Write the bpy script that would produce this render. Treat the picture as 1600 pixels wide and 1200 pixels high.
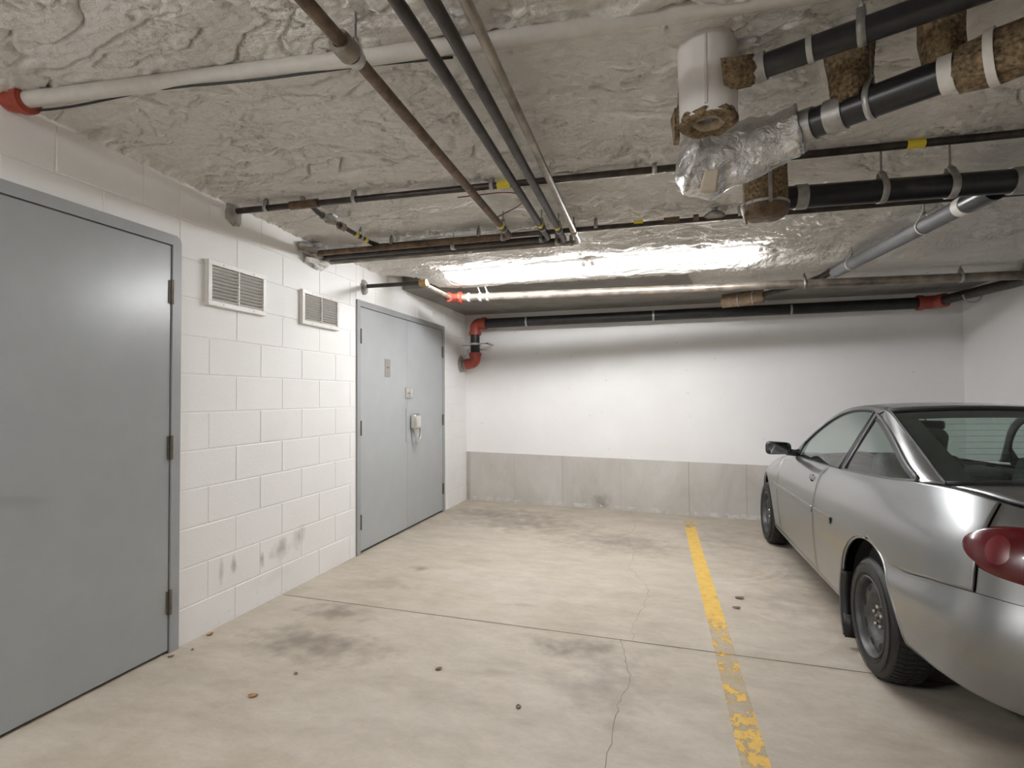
import bpy, bmesh, math, random
from mathutils import Vector, Matrix, noise

# ------------------------------------------------------------------ scene / camera / light
for o in list(bpy.data.objects):
    bpy.data.objects.remove(o)
scn = bpy.context.scene
col = scn.collection
scn.view_settings.view_transform = 'Standard'
scn.view_settings.look = 'None'
scn.view_settings.gamma = 1.0
scn.view_settings.exposure = 0.25
scn.view_settings.use_curve_mapping = False
scn.cycles.diffuse_bounces = 8

YAW, PIT, ROL = math.radians(-15.501), math.radians(1.4069), math.radians(-0.3836)
cam_d = bpy.data.cameras.new('camera')
cam_d.sensor_width = 36.0
cam_d.lens = 871.8 * 36.0 / 1600.0
cam_d.clip_start = 0.05
cam = bpy.data.objects.new('camera', cam_d)
col.objects.link(cam)
_c, _s, _cp, _sp = math.cos(YAW), math.sin(YAW), math.cos(PIT), math.sin(PIT)
_X = Vector((_c, -_s, 0)); _Y = Vector((_s * _cp, _c * _cp, _sp)); _Z = Vector((-_s * _sp, -_c * _sp, _cp))
_cr, _sr = math.cos(ROL), math.sin(ROL)
_R = _X * _cr + _Z * _sr; _U = -_X * _sr + _Z * _cr; _B = -_Y
cam.matrix_world = Matrix(((_R.x, _U.x, _B.x, 2.4337), (_R.y, _U.y, _B.y, 0.0), (_R.z, _U.z, _B.z, 1.2698), (0, 0, 0, 1)))
scn.camera = cam

TUBE_STRENGTH = 100.0        # fluorescent tubes in view
ADDED_STRENGTH = 150.0        # added strip light out of view, brightens the near end
world = bpy.data.worlds.new('world'); scn.world = world
world.use_nodes = True
world.node_tree.nodes['Background'].inputs[0].default_value = (0.9, 0.93, 1.0, 1)
world.node_tree.nodes['Background'].inputs[1].default_value = 0.02

SL = 0.025            # the slab falls 2.5 % to the right for drainage
XR, YB, YF = 5.316, 6.616, -12.0   # right wall, back wall, wall behind the viewer
XA, YA = 12.0, -1.5                 # the aisle behind the viewer is wider, dark and unpainted
R = random.Random(7); noise.seed_set(11)

# ------------------------------------------------------------------ materials
def new_mat(name):
    m = bpy.data.materials.new(name); m.use_nodes = True
    nt = m.node_tree; b = nt.nodes['Principled BSDF']
    return m, nt, b

def N(nt, t, **kw):
    n = nt.nodes.new(t)
    for k, v in kw.items():
        setattr(n, k, v)
    return n

def wpos(nt, scale=(1, 1, 1)):
    g = N(nt, 'ShaderNodeNewGeometry')
    mp = N(nt, 'ShaderNodeMapping'); mp.inputs['Scale'].default_value = scale
    nt.links.new(g.outputs['Position'], mp.inputs['Vector'])
    return mp.outputs['Vector']

def opos(nt, scale=(1, 1, 1)):
    g = N(nt, 'ShaderNodeTexCoord')
    mp = N(nt, 'ShaderNodeMapping'); mp.inputs['Scale'].default_value = scale
    nt.links.new(g.outputs['Object'], mp.inputs['Vector'])
    return mp.outputs['Vector']

def noise_tex(nt, vec, scale, detail=4, rough=0.55, dist=0.0):
    n = N(nt, 'ShaderNodeTexNoise'); n.inputs['Scale'].default_value = scale
    n.inputs['Detail'].default_value = detail; n.inputs['Roughness'].default_value = rough
    n.inputs['Distortion'].default_value = dist
    nt.links.new(vec, n.inputs['Vector'])
    return n.outputs['Fac']

def ramp(nt, fac, stops, interp='LINEAR'):
    r = N(nt, 'ShaderNodeValToRGB'); r.color_ramp.interpolation = interp
    e = r.color_ramp.elements
    while len(e) < len(stops): e.new(0.5)
    for i, (p, c) in enumerate(stops):
        e[i].position = p
        e[i].color = c if len(c) == 4 else (c[0], c[1], c[2], 1)
    nt.links.new(fac, r.inputs['Fac'])
    return r.outputs['Color']

def mixc(nt, a, b, fac, mode='MIX'):
    m = N(nt, 'ShaderNodeMix', data_type='RGBA', blend_type=mode)
    for sock, v in ((m.inputs['A'], a), (m.inputs['B'], b)):
        if hasattr(v, 'is_linked'): nt.links.new(v, sock)
        else: sock.default_value = (v[0], v[1], v[2], 1)
    if hasattr(fac, 'is_linked'): nt.links.new(fac, m.inputs['Factor'])
    else: m.inputs['Factor'].default_value = fac
    return m.outputs['Result']

def math_n(nt, op, a, b=None, c=None, clamp=False):
    m = N(nt, 'ShaderNodeMath', operation=op); m.use_clamp = clamp
    for i, v in enumerate((a, b, c)):
        if v is None: continue
        if hasattr(v, 'is_linked'): nt.links.new(v, m.inputs[i])
        else: m.inputs[i].default_value = v
    return m.outputs[0]

def bump(nt, b, h, strength=0.3, dist=0.01):
    n = N(nt, 'ShaderNodeBump'); n.inputs['Strength'].default_value = strength
    n.inputs['Distance'].default_value = dist
    nt.links.new(h, n.inputs['Height']); nt.links.new(n.outputs['Normal'], b.inputs['Normal'])

def plain(name, color, rough=0.5, metal=0.0, var=0.12, scale=30, bmp=0.0, coat=0.0, coord='o', spec=None):
    m, nt, b = new_mat(name)
    v = opos(nt) if coord == 'o' else wpos(nt)
    f = noise_tex(nt, v, scale)
    lo = [max(0, c * (1 - var)) for c in color]; hi = [min(1, c * (1 + var)) for c in color]
    nt.links.new(ramp(nt, f, [(0.3, lo), (0.7, hi)]), b.inputs['Base Color'])
    b.inputs['Roughness'].default_value = rough; b.inputs['Metallic'].default_value = metal
    if spec is not None: b.inputs['Specular IOR Level'].default_value = spec
    if coat: b.inputs['Coat Weight'].default_value = coat
    if bmp: bump(nt, b, f, bmp, 0.005)
    return m

M = {}
# painted block wall with a few grey scuffs low on the wall
def blobs(nt, spots, soft=1.0):
    """sum of soft elliptical marks; spots = (centre xyz, radii xyz, weight)"""
    g = N(nt, 'ShaderNodeNewGeometry'); acc = None
    wob = N(nt, 'ShaderNodeTexNoise'); wob.inputs['Scale'].default_value = 9; wob.inputs['Detail'].default_value = 5
    nt.links.new(g.outputs['Position'], wob.inputs['Vector'])
    for c, r, w in spots:
        s = N(nt, 'ShaderNodeVectorMath', operation='SUBTRACT'); nt.links.new(g.outputs['Position'], s.inputs[0]); s.inputs[1].default_value = c
        d = N(nt, 'ShaderNodeVectorMath', operation='DIVIDE'); nt.links.new(s.outputs[0], d.inputs[0]); d.inputs[1].default_value = r
        l = N(nt, 'ShaderNodeVectorMath', operation='LENGTH'); nt.links.new(d.outputs[0], l.inputs[0])
        v = math_n(nt, 'SUBTRACT', 1.45, l.outputs['Value'])
        v = math_n(nt, 'ADD', v, math_n(nt, 'MULTIPLY_ADD', wob.outputs['Fac'], 2.4, -1.6))
        v = math_n(nt, 'MULTIPLY', v, w, clamp=True)
        acc = v if acc is None else math_n(nt, 'MAXIMUM', acc, v)
    return acc

m, nt, b = new_mat('painted_block'); M['block'] = m
f = noise_tex(nt, wpos(nt), 60, 5, .6); f2 = noise_tex(nt, wpos(nt), 2.2, 3)
base = ramp(nt, f2, [(.3, (.86, .852, .835)), (.7, (.90, .894, .882))])
sp = blobs(nt, [((0, 2.71, .31), (.2, .026, .06), 1.0), ((0, 2.615, .29), (.2, .022, .08), .55), ((0, 2.945, .285), (.2, .022, .055), .9),
                ((0, 3.12, .30), (.2, .10, .09), .65), ((0, 3.31, .33), (.2, .07, .085), .55), ((0, 3.05, .14), (.2, .25, .05), .10)])
base = mixc(nt, base, (.36, .34, .31), sp)
dirt = ramp(nt, noise_tex(nt, wpos(nt, (1, 1, 1)), 26, 3, .6), [(.66, (0, 0, 0)), (.72, (1, 1, 1))])
gz = N(nt, 'ShaderNodeSeparateXYZ'); nt.links.new(wpos(nt), gz.inputs[0])
low = math_n(nt, 'MULTIPLY', math_n(nt, 'SUBTRACT', .22, gz.outputs['Z'], clamp=True), 2.2, clamp=True)
base = mixc(nt, base, (.42, .40, .38), math_n(nt, 'MULTIPLY', dirt, low))
nt.links.new(base, b.inputs['Base Color']); b.inputs['Roughness'].default_value = .55
bump(nt, b, f, .25, .004)
M['mortar'] = plain('painted_mortar', (.86, .85, .835), .6, coord='w', scale=80, var=.04, bmp=.3)

# poured wall: white paint above, bare concrete below a paint line that follows the floor
def poured(name, band):
    m, nt, b = new_mat(name)
    xyz = N(nt, 'ShaderNodeSeparateXYZ'); nt.links.new(wpos(nt), xyz.inputs[0])
    hz = math_n(nt, 'MULTIPLY_ADD', xyz.outputs['X'], SL, xyz.outputs['Z'])
    ed = math_n(nt, 'MULTIPLY_ADD', noise_tex(nt, wpos(nt), 40, 3), .006, hz)
    mask = math_n(nt, 'LESS_THAN', ed, band + .003)
    big = noise_tex(nt, wpos(nt, (1, 1, .55)), 2.3, 6, .62, .4); fine = noise_tex(nt, wpos(nt), 38, 4, .7)
    conc = ramp(nt, big, [(.25, (.38, .36, .33)), (.5, (.50, .48, .445)), (.75, (.58, .56, .525))])
    conc = mixc(nt, conc, (.30, .27, .23), math_n(nt, 'MULTIPLY', ramp(nt, fine, [(.62, (0, 0, 0)), (.75, (1, 1, 1))]), .45))
    # form-board joints, plus a wider dark strip at the left corner
    for xx, wt in ((1.22, .5), (2.66, .8), (3.265, .6), (.0, .5), (4.3, .5), (.62, .2), (1.9, .2)):
        dd = math_n(nt, 'ABSOLUTE', math_n(nt, 'SUBTRACT', xyz.outputs['X'], xx))
        ln = math_n(nt, 'MULTIPLY', math_n(nt, 'LESS_THAN', dd, .006 if xx else .05), wt)
        conc = mixc(nt, conc, (.24, .22, .18), math_n(nt, 'MULTIPLY', ln, .6))
    st = blobs(nt, [((1.68, YB, .02), (.12, .3, .13), .7), ((.0, YB, .0), (.06, .3, .5), .3)])
    conc = mixc(nt, conc, (.23, .20, .165), st)
    eff = math_n(nt, 'MULTIPLY', math_n(nt, 'LESS_THAN', hz, .05), ramp(nt, noise_tex(nt, wpos(nt), 11, 5, .7), [(.5, (0, 0, 0)), (.6, (1, 1, 1))]))
    conc = mixc(nt, conc, (.62, .61, .58), math_n(nt, 'MULTIPLY', eff, .8))
    pnt = ramp(nt, noise_tex(nt, wpos(nt), 1.7, 4), [(.3, (.80, .785, .775)), (.7, (.85, .84, .83))])
    spk = ramp(nt, noise_tex(nt, wpos(nt), 17, 2, .5), [(.755, (0, 0, 0)), (.78, (1, 1, 1))])
    pnt = mixc(nt, pnt, (.40, .36, .33), math_n(nt, 'MULTIPLY', spk, .4))
    nt.links.new(mixc(nt, pnt, conc, mask), b.inputs['Base Color'])
    nt.links.new(math_n(nt, 'MULTIPLY_ADD', mask, .35, .5), b.inputs['Roughness'])
    bump(nt, b, fine, .15, .004)
    return m
M['back'] = poured('poured_wall_painted', .60)
M['right'] = poured('poured_wall_side', .60)
M['wallpaint'] = plain('plain_wall_paint', (.74, .73, .71), .6, coord='w', scale=3, var=.05)

# floor slab
m, nt, b = new_mat('floor_concrete'); M['floor'] = m
big = noise_tex(nt, wpos(nt), 1.1, 8, .68, .1); mid = noise_tex(nt, wpos(nt, (.6, 1.1, 1)), 4.6, 9, .74, .15); fine = noise_tex(nt, wpos(nt), 46, 6, .8)
c = ramp(nt, big, [(.28, (.355, .303, .235)), (.5, (.45, .400, .325)), (.72, (.54, .492, .42))])
c = mixc(nt, c, ramp(nt, mid, [(.3, (.28, .232, .175)), (.5, (.435, .388, .315)), (.72, (.61, .565, .495))]), .55)
c = mixc(nt, c, (.33, .29, .24), math_n(nt, 'MULTIPLY', ramp(nt, fine, [(.54, (0, 0, 0)), (.74, (1, 1, 1))]), .5))
oil = blobs(nt, [((.62, 2.58, 0), (.40, .21, .5), 1.0), ((.50, 2.98, 0), (.24, .13, .5), .9), ((2.0, 2.95, 0), (.30, .15, .5), 1.0), ((2.18, 2.6, 0), (.26, .28, .5), .6),
                 ((.62, 3.9, 0), (.09, .10, .5), .8), ((.55, 3.55, 0), (.2, .14, .5), .45), ((1.25, 2.35, 0), (.35, .09, .5), .18), ((1.63, 2.58, 0), (.11, .045, .5), .4),
                 ((1.0, 5.6, 0), (.9, .45, .5), .75), ((2.0, 5.2, 0), (.7, .4, .5), .7), ((2.9, 5.6, 0), (.4, .6, .5), .5), ((3.5, 4.3, 0), (.55, 1.3, .5), .6), ((.7, 5.9, 0), (1.0, .35, .5), .75), ((1.55, 3.45, 0), (.09, .04, .5), .4)])  # oil marks, plus broad darker patches over the far floor and beside the car
c = mixc(nt, c, (.21, .175, .14), math_n(nt, 'MULTIPLY', oil, .9))
pale = blobs(nt, [((1.35, 3.75, 0), (.6, .3, .5), .3), ((2.9, 3.35, 0), (.6, .25, .5), .2), ((1.2, 2.0, 0), (.5, .25, .5), .15)])
c = mixc(nt, c, (.68, .65, .60), math_n(nt, 'MULTIPLY', pale, .7))
rust = blobs(nt, [((3.12, 4.55, 0), (.1, .09, .5), .4), ((1.72, 4.5, 0), (.06, .05, .5), .4), ((1.75, 2.22, 0), (.03, .02, .5), .5)])
c = mixc(nt, c, (.42, .25, .10), math_n(nt, 'MULTIPLY', rust, .8))
# arc-shaped tyre scuffs near the parked car
scuf = None
xyz = N(nt, 'ShaderNodeSeparateXYZ'); nt.links.new(wpos(nt), xyz.inputs[0])
for cx, cy, rr in ((2.72, 4.9, .52), (2.72, 4.9, .60), (2.95, 3.6, .38)):
    dx = math_n(nt, 'SUBTRACT', xyz.outputs['X'], cx); dy = math_n(nt, 'SUBTRACT', xyz.outputs['Y'], cy)
    dist = math_n(nt, 'SQRT', math_n(nt, 'ADD', math_n(nt, 'MULTIPLY', dx, dx), math_n(nt, 'MULTIPLY', dy, dy)))
    ring = math_n(nt, 'LESS_THAN', math_n(nt, 'ABSOLUTE', math_n(nt, 'SUBTRACT', dist, rr)), .018)
    ring = math_n(nt, 'MULTIPLY', ring, math_n(nt, 'LESS_THAN', dy, -.05))
    ring = math_n(nt, 'MULTIPLY', ring, math_n(nt, 'GREATER_THAN', dx, -.1))
    scuf = ring if scuf is None else math_n(nt, 'MAXIMUM', scuf, ring)
c = mixc(nt, c, (.66, .62, .57), math_n(nt, 'MULTIPLY', math_n(nt, 'MULTIPLY', scuf, noise_tex(nt, wpos(nt), 8, 3)), .25))
nt.links.new(c, b.inputs['Base Color'])
nt.links.new(math_n(nt, 'MULTIPLY_ADD', mid, .3, .42), b.inputs['Roughness'])
bump(nt, b, fine, .12, .003)

M['joint'] = plain('joint_dark', (.05, .045, .04), .9)
M['crack'] = plain('crack_dark', (.19, .165, .135), .9)
# worn traffic paint
m, nt, b = new_mat('yellow_line_paint'); M['yline'] = m
yy = N(nt, 'ShaderNodeSeparateXYZ'); nt.links.new(wpos(nt), yy.inputs[0])
thr = ramp(nt, math_n(nt, 'MULTIPLY_ADD', yy.outputs['Y'], 1 / 4., -2.2 / 4.), [(0, (.44, .44, .44)), (.12, (.50, .50, .50)), (.27, (.52, .52, .52)), (.335, (.47, .47, .47)), (.36, (.35, .35, .35)), (.9, (.30, .30, .30)), (.97, (.5, .5, .5))])
wn = noise_tex(nt, wpos(nt, (1, .8, 1)), 20, 8, .75, .2)
keep = math_n(nt, 'MULTIPLY', math_n(nt, 'SUBTRACT', wn, thr), 22, clamp=True)
nt.links.new(ramp(nt, noise_tex(nt, wpos(nt), 20, 4), [(.3, (.62, .38, .07)), (.7, (.74, .50, .11))]), b.inputs['Base Color'])
b.inputs['Roughness'].default_value = .55
nt.links.new(math_n(nt, 'MAXIMUM', keep, .12), b.inputs['Alpha'])

# sprayed foam / bare slab overhead
m, nt, b = new_mat('sprayed_foam'); M['foam'] = m
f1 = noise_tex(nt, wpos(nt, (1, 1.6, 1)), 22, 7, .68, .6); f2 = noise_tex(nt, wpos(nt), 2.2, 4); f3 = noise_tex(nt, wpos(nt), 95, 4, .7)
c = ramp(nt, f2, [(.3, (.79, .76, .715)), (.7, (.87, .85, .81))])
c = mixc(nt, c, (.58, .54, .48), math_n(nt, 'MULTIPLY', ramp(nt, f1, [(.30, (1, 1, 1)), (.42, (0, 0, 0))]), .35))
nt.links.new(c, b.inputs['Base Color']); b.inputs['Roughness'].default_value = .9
hh = math_n(nt, 'MULTIPLY_ADD', f3, .35, f1)
bump(nt, b, hh, .9, .02)
M['soffit'] = plain('bare_concrete_soffit', (.22, .205, .185), .8, coord='w', scale=5, var=.22, bmp=.1)
M['putty'] = plain('grey_firestop_putty', (.36, .34, .32), .9, scale=25, var=.2, bmp=.6)

M['door'] = plain('grey_door_enamel', (.335, .35, .355), .27, scale=6, var=.03, coord='w', spec=.75)
M['door2'] = plain('grey_door_enamel_pale', (.40, .42, .425), .36, scale=6, var=.03, coord='w')
M['frame'] = plain('grey_frame_enamel', (.34, .35, .355), .38, scale=6, var=.04, coord='w')
M['hinge'] = plain('tarnished_brass_hinge', (.17, .15, .12), .45, .7)
M['gap_dark'] = plain('dark_gap', (.03, .03, .03), .9)
M['nickel'] = plain('worn_satin_nickel', (.72, .70, .66), .3, .8, var=.06)
M['steel'] = plain('galvanised_strap', (.50, .50, .49), .45, .7, var=.15)
M['zinc'] = plain('zinc_rod', (.33, .32, .31), .5, .7, var=.2)
M['vent'] = plain('white_vent_enamel', (.80, .79, .76), .4, var=.03)
M['vent_slat'] = plain('cream_vent_slat', (.88, .86, .82), .5, var=.05)
M['dark'] = plain('dark_cavity', (.02, .02, .02), .9)
M['iron'] = plain('black_iron_pipe', (.036, .027, .021), .40, .3, var=.55, scale=18, spec=.6)
M['iron_rust'] = plain('rusty_iron_pipe', (.13, .085, .052), .55, .3, var=.5, scale=25)
M['iron_worn'] = plain('worn_steel_pipe', (.26, .225, .185), .42, .55, var=.5, scale=9)
M['mainpipe'] = plain('black_painted_pipe', (.018, .018, .018), .42, var=.4, scale=8)
M['abs'] = plain('black_abs_plastic', (.014, .014, .016), .32, var=.3)
M['pvc'] = plain('grey_pvc', (.13, .13, .135), .55, var=.1)
M['red'] = plain('red_pipe_fitting', (.30, .05, .03), .45, var=.25, scale=20)
M['brass'] = plain('brass_union', (.45, .29, .12), .4, .7, var=.2)
M['band_y'] = plain('yellow_marker_tape', (.72, .58, .04), .5, var=.06)
M['collar'] = plain('dusty_steel_collar', (.36, .35, .33), .45, .5, var=.2)
M['collar_w'] = plain('white_pipe_collar', (.70, .68, .63), .5, var=.08)
M['whitepaint'] = plain('white_painted_pipe', (.56, .535, .49), .6, var=.06)
M['jacket'] = plain('white_pipe_jacket', (.66, .635, .61), .6, var=.05, scale=8)
M['wool'] = plain('brown_mineral_wool', (.17, .12, .065), .95, var=.75, scale=75, bmp=1.0)
M['wool_pale'] = plain('tan_insulation_core', (.30, .24, .17), .95, var=.4, scale=30, bmp=.8)
M['tape'] = plain('tan_masking_tape', (.55, .48, .39), .7, var=.08, scale=14)
M['cable'] = plain('black_cable', (.015, .015, .015), .5)
M['redwire'] = plain('red_brown_wire', (.14, .055, .04), .5)
m, nt, b = new_mat('crumpled_foil'); M['foil'] = m
f = noise_tex(nt, opos(nt, (1, 1, 1)), 17, 6, .6, 1.2)
b.inputs['Base Color'].default_value = (.74, .74, .75, 1); b.inputs['Metallic'].default_value = .95; b.inputs['Roughness'].default_value = .24
bump(nt, b, f, .7, .03)
m, nt, b = new_mat('lit_tube'); M['tube'] = m
b.inputs['Base Color'].default_value = (1, 1, 1, 1); b.inputs['Emission Color'].default_value = (.985, .985, 1.0, 1); b.inputs['Emission Strength'].default_value = TUBE_STRENGTH
m, nt, b = new_mat('lit_tube_added'); M['tube_added'] = m
b.inputs['Base Color'].default_value = (1, 1, 1, 1); b.inputs['Emission Color'].default_value = (.985, .985, 1.0, 1); b.inputs['Emission Strength'].default_value = ADDED_STRENGTH
M['fixture'] = plain('white_fixture_enamel', (.75, .74, .72), .4, var=.03)
M['leaf'] = plain('dry_leaf', (.36, .19, .08), .8, var=.4)
M['leaf_dark'] = plain('dry_leaf_dark', (.20, .13, .085), .8, var=.4)
M['sign'] = plain('brushed_sign_plate', (.30, .285, .265), .5, .1, var=.05)
M['sign_print'] = plain('faded_red_print', (.22, .12, .10), .6)

# car
m, nt, b = new_mat('silver_car_paint'); M['paint'] = m
f = noise_tex(nt, opos(nt), 900, 2)
nt.links.new(ramp(nt, f, [(.3, (.235, .24, .245)), (.7, (.295, .30, .305))]), b.inputs['Base Color'])
b.inputs['Metallic'].default_value = .92; b.inputs['Roughness'].default_value = .33
b.inputs['Coat Weight'].default_value = .8; b.inputs['Coat Roughness'].default_value = .06
M['trim'] = plain('dark_grey_window_trim', (.06, .06, .063), .45, var=.08)
M['rubber'] = plain('black_rubber', (.016, .016, .016), .6, var=.2)
M['black'] = plain('black_plastic', (.02, .02, .021), .4, var=.1)
M['well'] = plain('wheel_well_black', (.006, .006, .006), .9)
M['int'] = plain('dark_interior_cloth', (.03, .033, .033), .85, var=.2, scale=60)
M['intgrey'] = plain('grey_interior_plastic', (.07, .075, .075), .6, var=.1)
M['seat'] = plain('grey_seat_cloth', (.12, .13, .13), .85, var=.25, scale=70)
M['chrome'] = plain('chrome', (.8, .8, .78), .15, 1.0, var=.02)
M['mirror'] = plain('mirror_glass', (.55, .56, .57), .05, 1.0, var=.01)
M['steelwheel'] = plain('dark_steel_wheel', (.06, .06, .059), .45, .3, var=.2)
M['silverbadge'] = plain('silver_strip', (.50, .50, .50), .35, .6, var=.03)
M['lamp'] = plain('headlamp_clear', (.6, .6, .62), .1, .3)
M['orange'] = plain('orange_tag', (.6, .14, .02), .6)
# tyre with lateral tread relief
m, nt, b = new_mat('tyre_rubber'); M['tyre'] = m
b.inputs['Base Color'].default_value = (.013, .0125, .012, 1); b.inputs['Roughness'].default_value = .62
bump(nt, b, noise_tex(nt, opos(nt), 120, 3), .2, .002)
def glass(name, tint, gloss=.03):
    m = bpy.data.materials.new(name); m.use_nodes = True; nt = m.node_tree
    nt.nodes.remove(nt.nodes['Principled BSDF']); out = nt.nodes['Material Output']
    t = N(nt, 'ShaderNodeBsdfTransparent'); t.inputs[0].default_value = (*tint, 1)
    g = N(nt, 'ShaderNodeBsdfGlossy'); g.inputs['Roughness'].default_value = gloss; g.inputs[0].default_value = (1, 1, 1, 1)
    lw = N(nt, 'ShaderNodeLayerWeight'); fr_ = math_n(nt, 'MULTIPLY_ADD', math_n(nt, 'POWER', lw.outputs['Facing'], 5.0), .8, .05)   # thin-pane Schlick reflectance
    mx = N(nt, 'ShaderNodeMixShader'); nt.links.new(fr_, mx.inputs[0]); nt.links.new(t.outputs[0], mx.inputs[1]); nt.links.new(g.outputs[0], mx.inputs[2])
    nt.links.new(mx.outputs[0], out.inputs['Surface'])
    return m
M['glass'] = glass('tinted_window_glass', (.72, .80, .77))
M['glass_rear'] = glass('rear_window_glass', (.70, .83, .78))
m, nt, b = new_mat('red_lamp_lens'); M['taillens'] = m
b.inputs['Base Color'].default_value = (.085, .001, .004, 1); b.inputs['Roughness'].default_value = .22; b.inputs['Coat Weight'].default_value = .5; b.inputs['Coat Roughness'].default_value = .05; b.inputs['Specular IOR Level'].default_value = .3
M['taildark'] = plain('dark_red_lamp_inner', (.04, .001, .003), .3, coat=.25, var=.1)
M['tailred'] = plain('bright_red_lamp_inner', (.13, .006, .010), .3, coat=.25, var=.1)

# ------------------------------------------------------------------ builders
def tag(o, label=None, cat=None, group=None, kind=None):
    if label: o['label'] = label
    if cat: o['category'] = cat
    if group: o['group'] = group
    if kind: o['kind'] = kind
    return o

def thing(name, label, cat, loc=(0, 0, 0), group=None):
    o = bpy.data.objects.new(name, None); o.empty_display_size = .1; col.objects.link(o); o.location = loc
    return tag(o, label, cat, group)

def link(name, me, mat, parent=None, smooth=False):
    if mat: me.materials.append(M[mat] if isinstance(mat, str) else mat)
    if smooth:
        for p in me.polygons: p.use_smooth = True
    o = bpy.data.objects.new(name, me); col.objects.link(o)
    if parent:
        o.parent = parent
        p = parent; off = Vector((0, 0, 0))
        while p: off += p.location; p = p.parent
        me.transform(Matrix.Translation(-off)) if not me.get('shifted') else None
    return o

def obj(name, bm, mat, parent=None, smooth=False, angle=None):
    me = bpy.data.meshes.new(name); bm.normal_update(); bm.to_mesh(me); bm.free()
    o = link(name, me, mat, parent, smooth)
    if smooth and angle:
        me.set_sharp_from_angle(angle=math.radians(angle))
    return o

def B(): return bmesh.new()

def box(bm, x0, x1, y0, y1, z0, z1, bev=0.0, seg=2):
    t = B()
    r = bmesh.ops.create_cube(t, size=1)
    for v in t.verts:
        v.co = Vector(((x0 + x1) / 2 + v.co.x * (x1 - x0), (y0 + y1) / 2 + v.co.y * (y1 - y0), (z0 + z1) / 2 + v.co.z * (z1 - z0)))
    if bev: bmesh.ops.bevel(t, geom=t.edges[:], offset=bev, segments=seg, profile=.5, affect='EDGES')
    merge(bm, t); return bm

def merge(bm, t, mat=None):
    mp = {}
    for v in t.verts: mp[v] = bm.verts.new(mat @ v.co if mat else v.co)
    for f in t.faces:
        try: bm.faces.new([mp[v] for v in f.verts])
        except ValueError: pass
    t.free()

def frame_for(d):
    d = d.normalized(); a = Vector((0, 0, 1)) if abs(d.z) < .9 else Vector((1, 0, 0))
    u = d.cross(a).normalized(); return u, d.cross(u).normalized()

def fillet(pts, r, n=6):
    pts = [Vector(p) for p in pts]
    if r <= 0 or len(pts) < 3: return pts
    out = [pts[0]]
    for i in range(1, len(pts) - 1):
        a, p, c = pts[i - 1], pts[i], pts[i + 1]
        k = min(r, (a - p).length * .49, (c - p).length * .49)
        A, Cc = p + (a - p).normalized() * k, p + (c - p).normalized() * k
        for j in range(n + 1):
            t = j / n; out.append(A * (1 - t) ** 2 + p * 2 * t * (1 - t) + Cc * t * t)
    out.append(pts[-1]); return out

def tube(bm, pts, r, seg=14, bend=0.0, caps=True, rf=None):
    """swept round bar; rf(i, a) may scale the radius"""
    P = fillet(pts, bend); rings = []
    u = None
    for i, p in enumerate(P):
        d = (P[min(i + 1, len(P) - 1)] - P[max(i - 1, 0)])
        if d.length < 1e-9: d = Vector((0, 0, 1))
        d.normalize()
        if u is None: u, w = frame_for(d)
        else:
            u = (u - d * u.dot(d)).normalized(); w = d.cross(u)
        rr = r if not isinstance(r, (list, tuple)) else r[min(i, len(r) - 1)]
        rings.append([bm.verts.new(p + (u * math.cos(2 * math.pi * k / seg) + w * math.sin(2 * math.pi * k / seg)) * rr * (rf(i, k) if rf else 1)) for k in range(seg)])
    for a, c in zip(rings, rings[1:]):
        for k in range(seg): bm.faces.new((a[k], a[(k + 1) % seg], c[(k + 1) % seg], c[k]))
    if caps:
        bm.faces.new(rings[0][::-1]); bm.faces.new(rings[-1])
    return bm

def ring_band(bm, p, d, r, w, t=.004, seg=24):
    """collar around an axis: hollow band of width w, outer radius r + t"""
    d = Vector(d).normalized(); p = Vector(p); u, v = frame_for(d)
    prof = [(r - .001, -w / 2), (r + t, -w / 2), (r + t, w / 2), (r - .001, w / 2)]
    rg = [[bm.verts.new(p + d * x + (u * math.cos(2 * math.pi * k / seg) + v * math.sin(2 * math.pi * k / seg)) * rr) for k in range(seg)] for rr, x in prof]
    for i in range(4):
        a, c = rg[i], rg[(i + 1) % 4]
        for k in range(seg): bm.faces.new((a[k], a[(k + 1) % seg], c[(k + 1) % seg], c[k]))
    return bm

def lathe(bm, prof, seg, origin, axis):
    """revolve (radius, along) about axis"""
    axis = Vector(axis).normalized(); o = Vector(origin); u, v = frame_for(axis)
    rg = []
    for rr, x in prof:
        rg.append([bm.verts.new(o + axis * x + (u * math.cos(2 * math.pi * k / seg) + v * math.sin(2 * math.pi * k / seg)) * max(rr, 1e-5)) for k in range(seg)])
    for a, c in zip(rg, rg[1:]):
        for k in range(seg): bm.faces.new((a[k], a[(k + 1) % seg], c[(k + 1) % seg], c[k]))
    return bm

def grid_patch(bm, rows):
    V = [[bm.verts.new(p) for p in r] for r in rows]
    for a, c in zip(V, V[1:]):
        for k in range(len(a) - 1): bm.faces.new((a[k], a[k + 1], c[k + 1], c[k]))
    return V

def cr_(P, x):
    P = [Vector(p) for p in P]; i = min(int(x), len(P) - 2); t = x - i; g = lambda q: P[min(max(q, 0), len(P) - 1)]
    p0, p1, p2, p3 = g(i - 1), g(i), g(i + 1), g(i + 2)
    return .5 * ((2 * p1) + (-p0 + p2) * t + (2 * p0 - 5 * p1 + 4 * p2 - p3) * t * t + (-p0 + 3 * p1 - 3 * p2 + p3) * t ** 3)
def fz(x): return -SL * x

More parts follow.
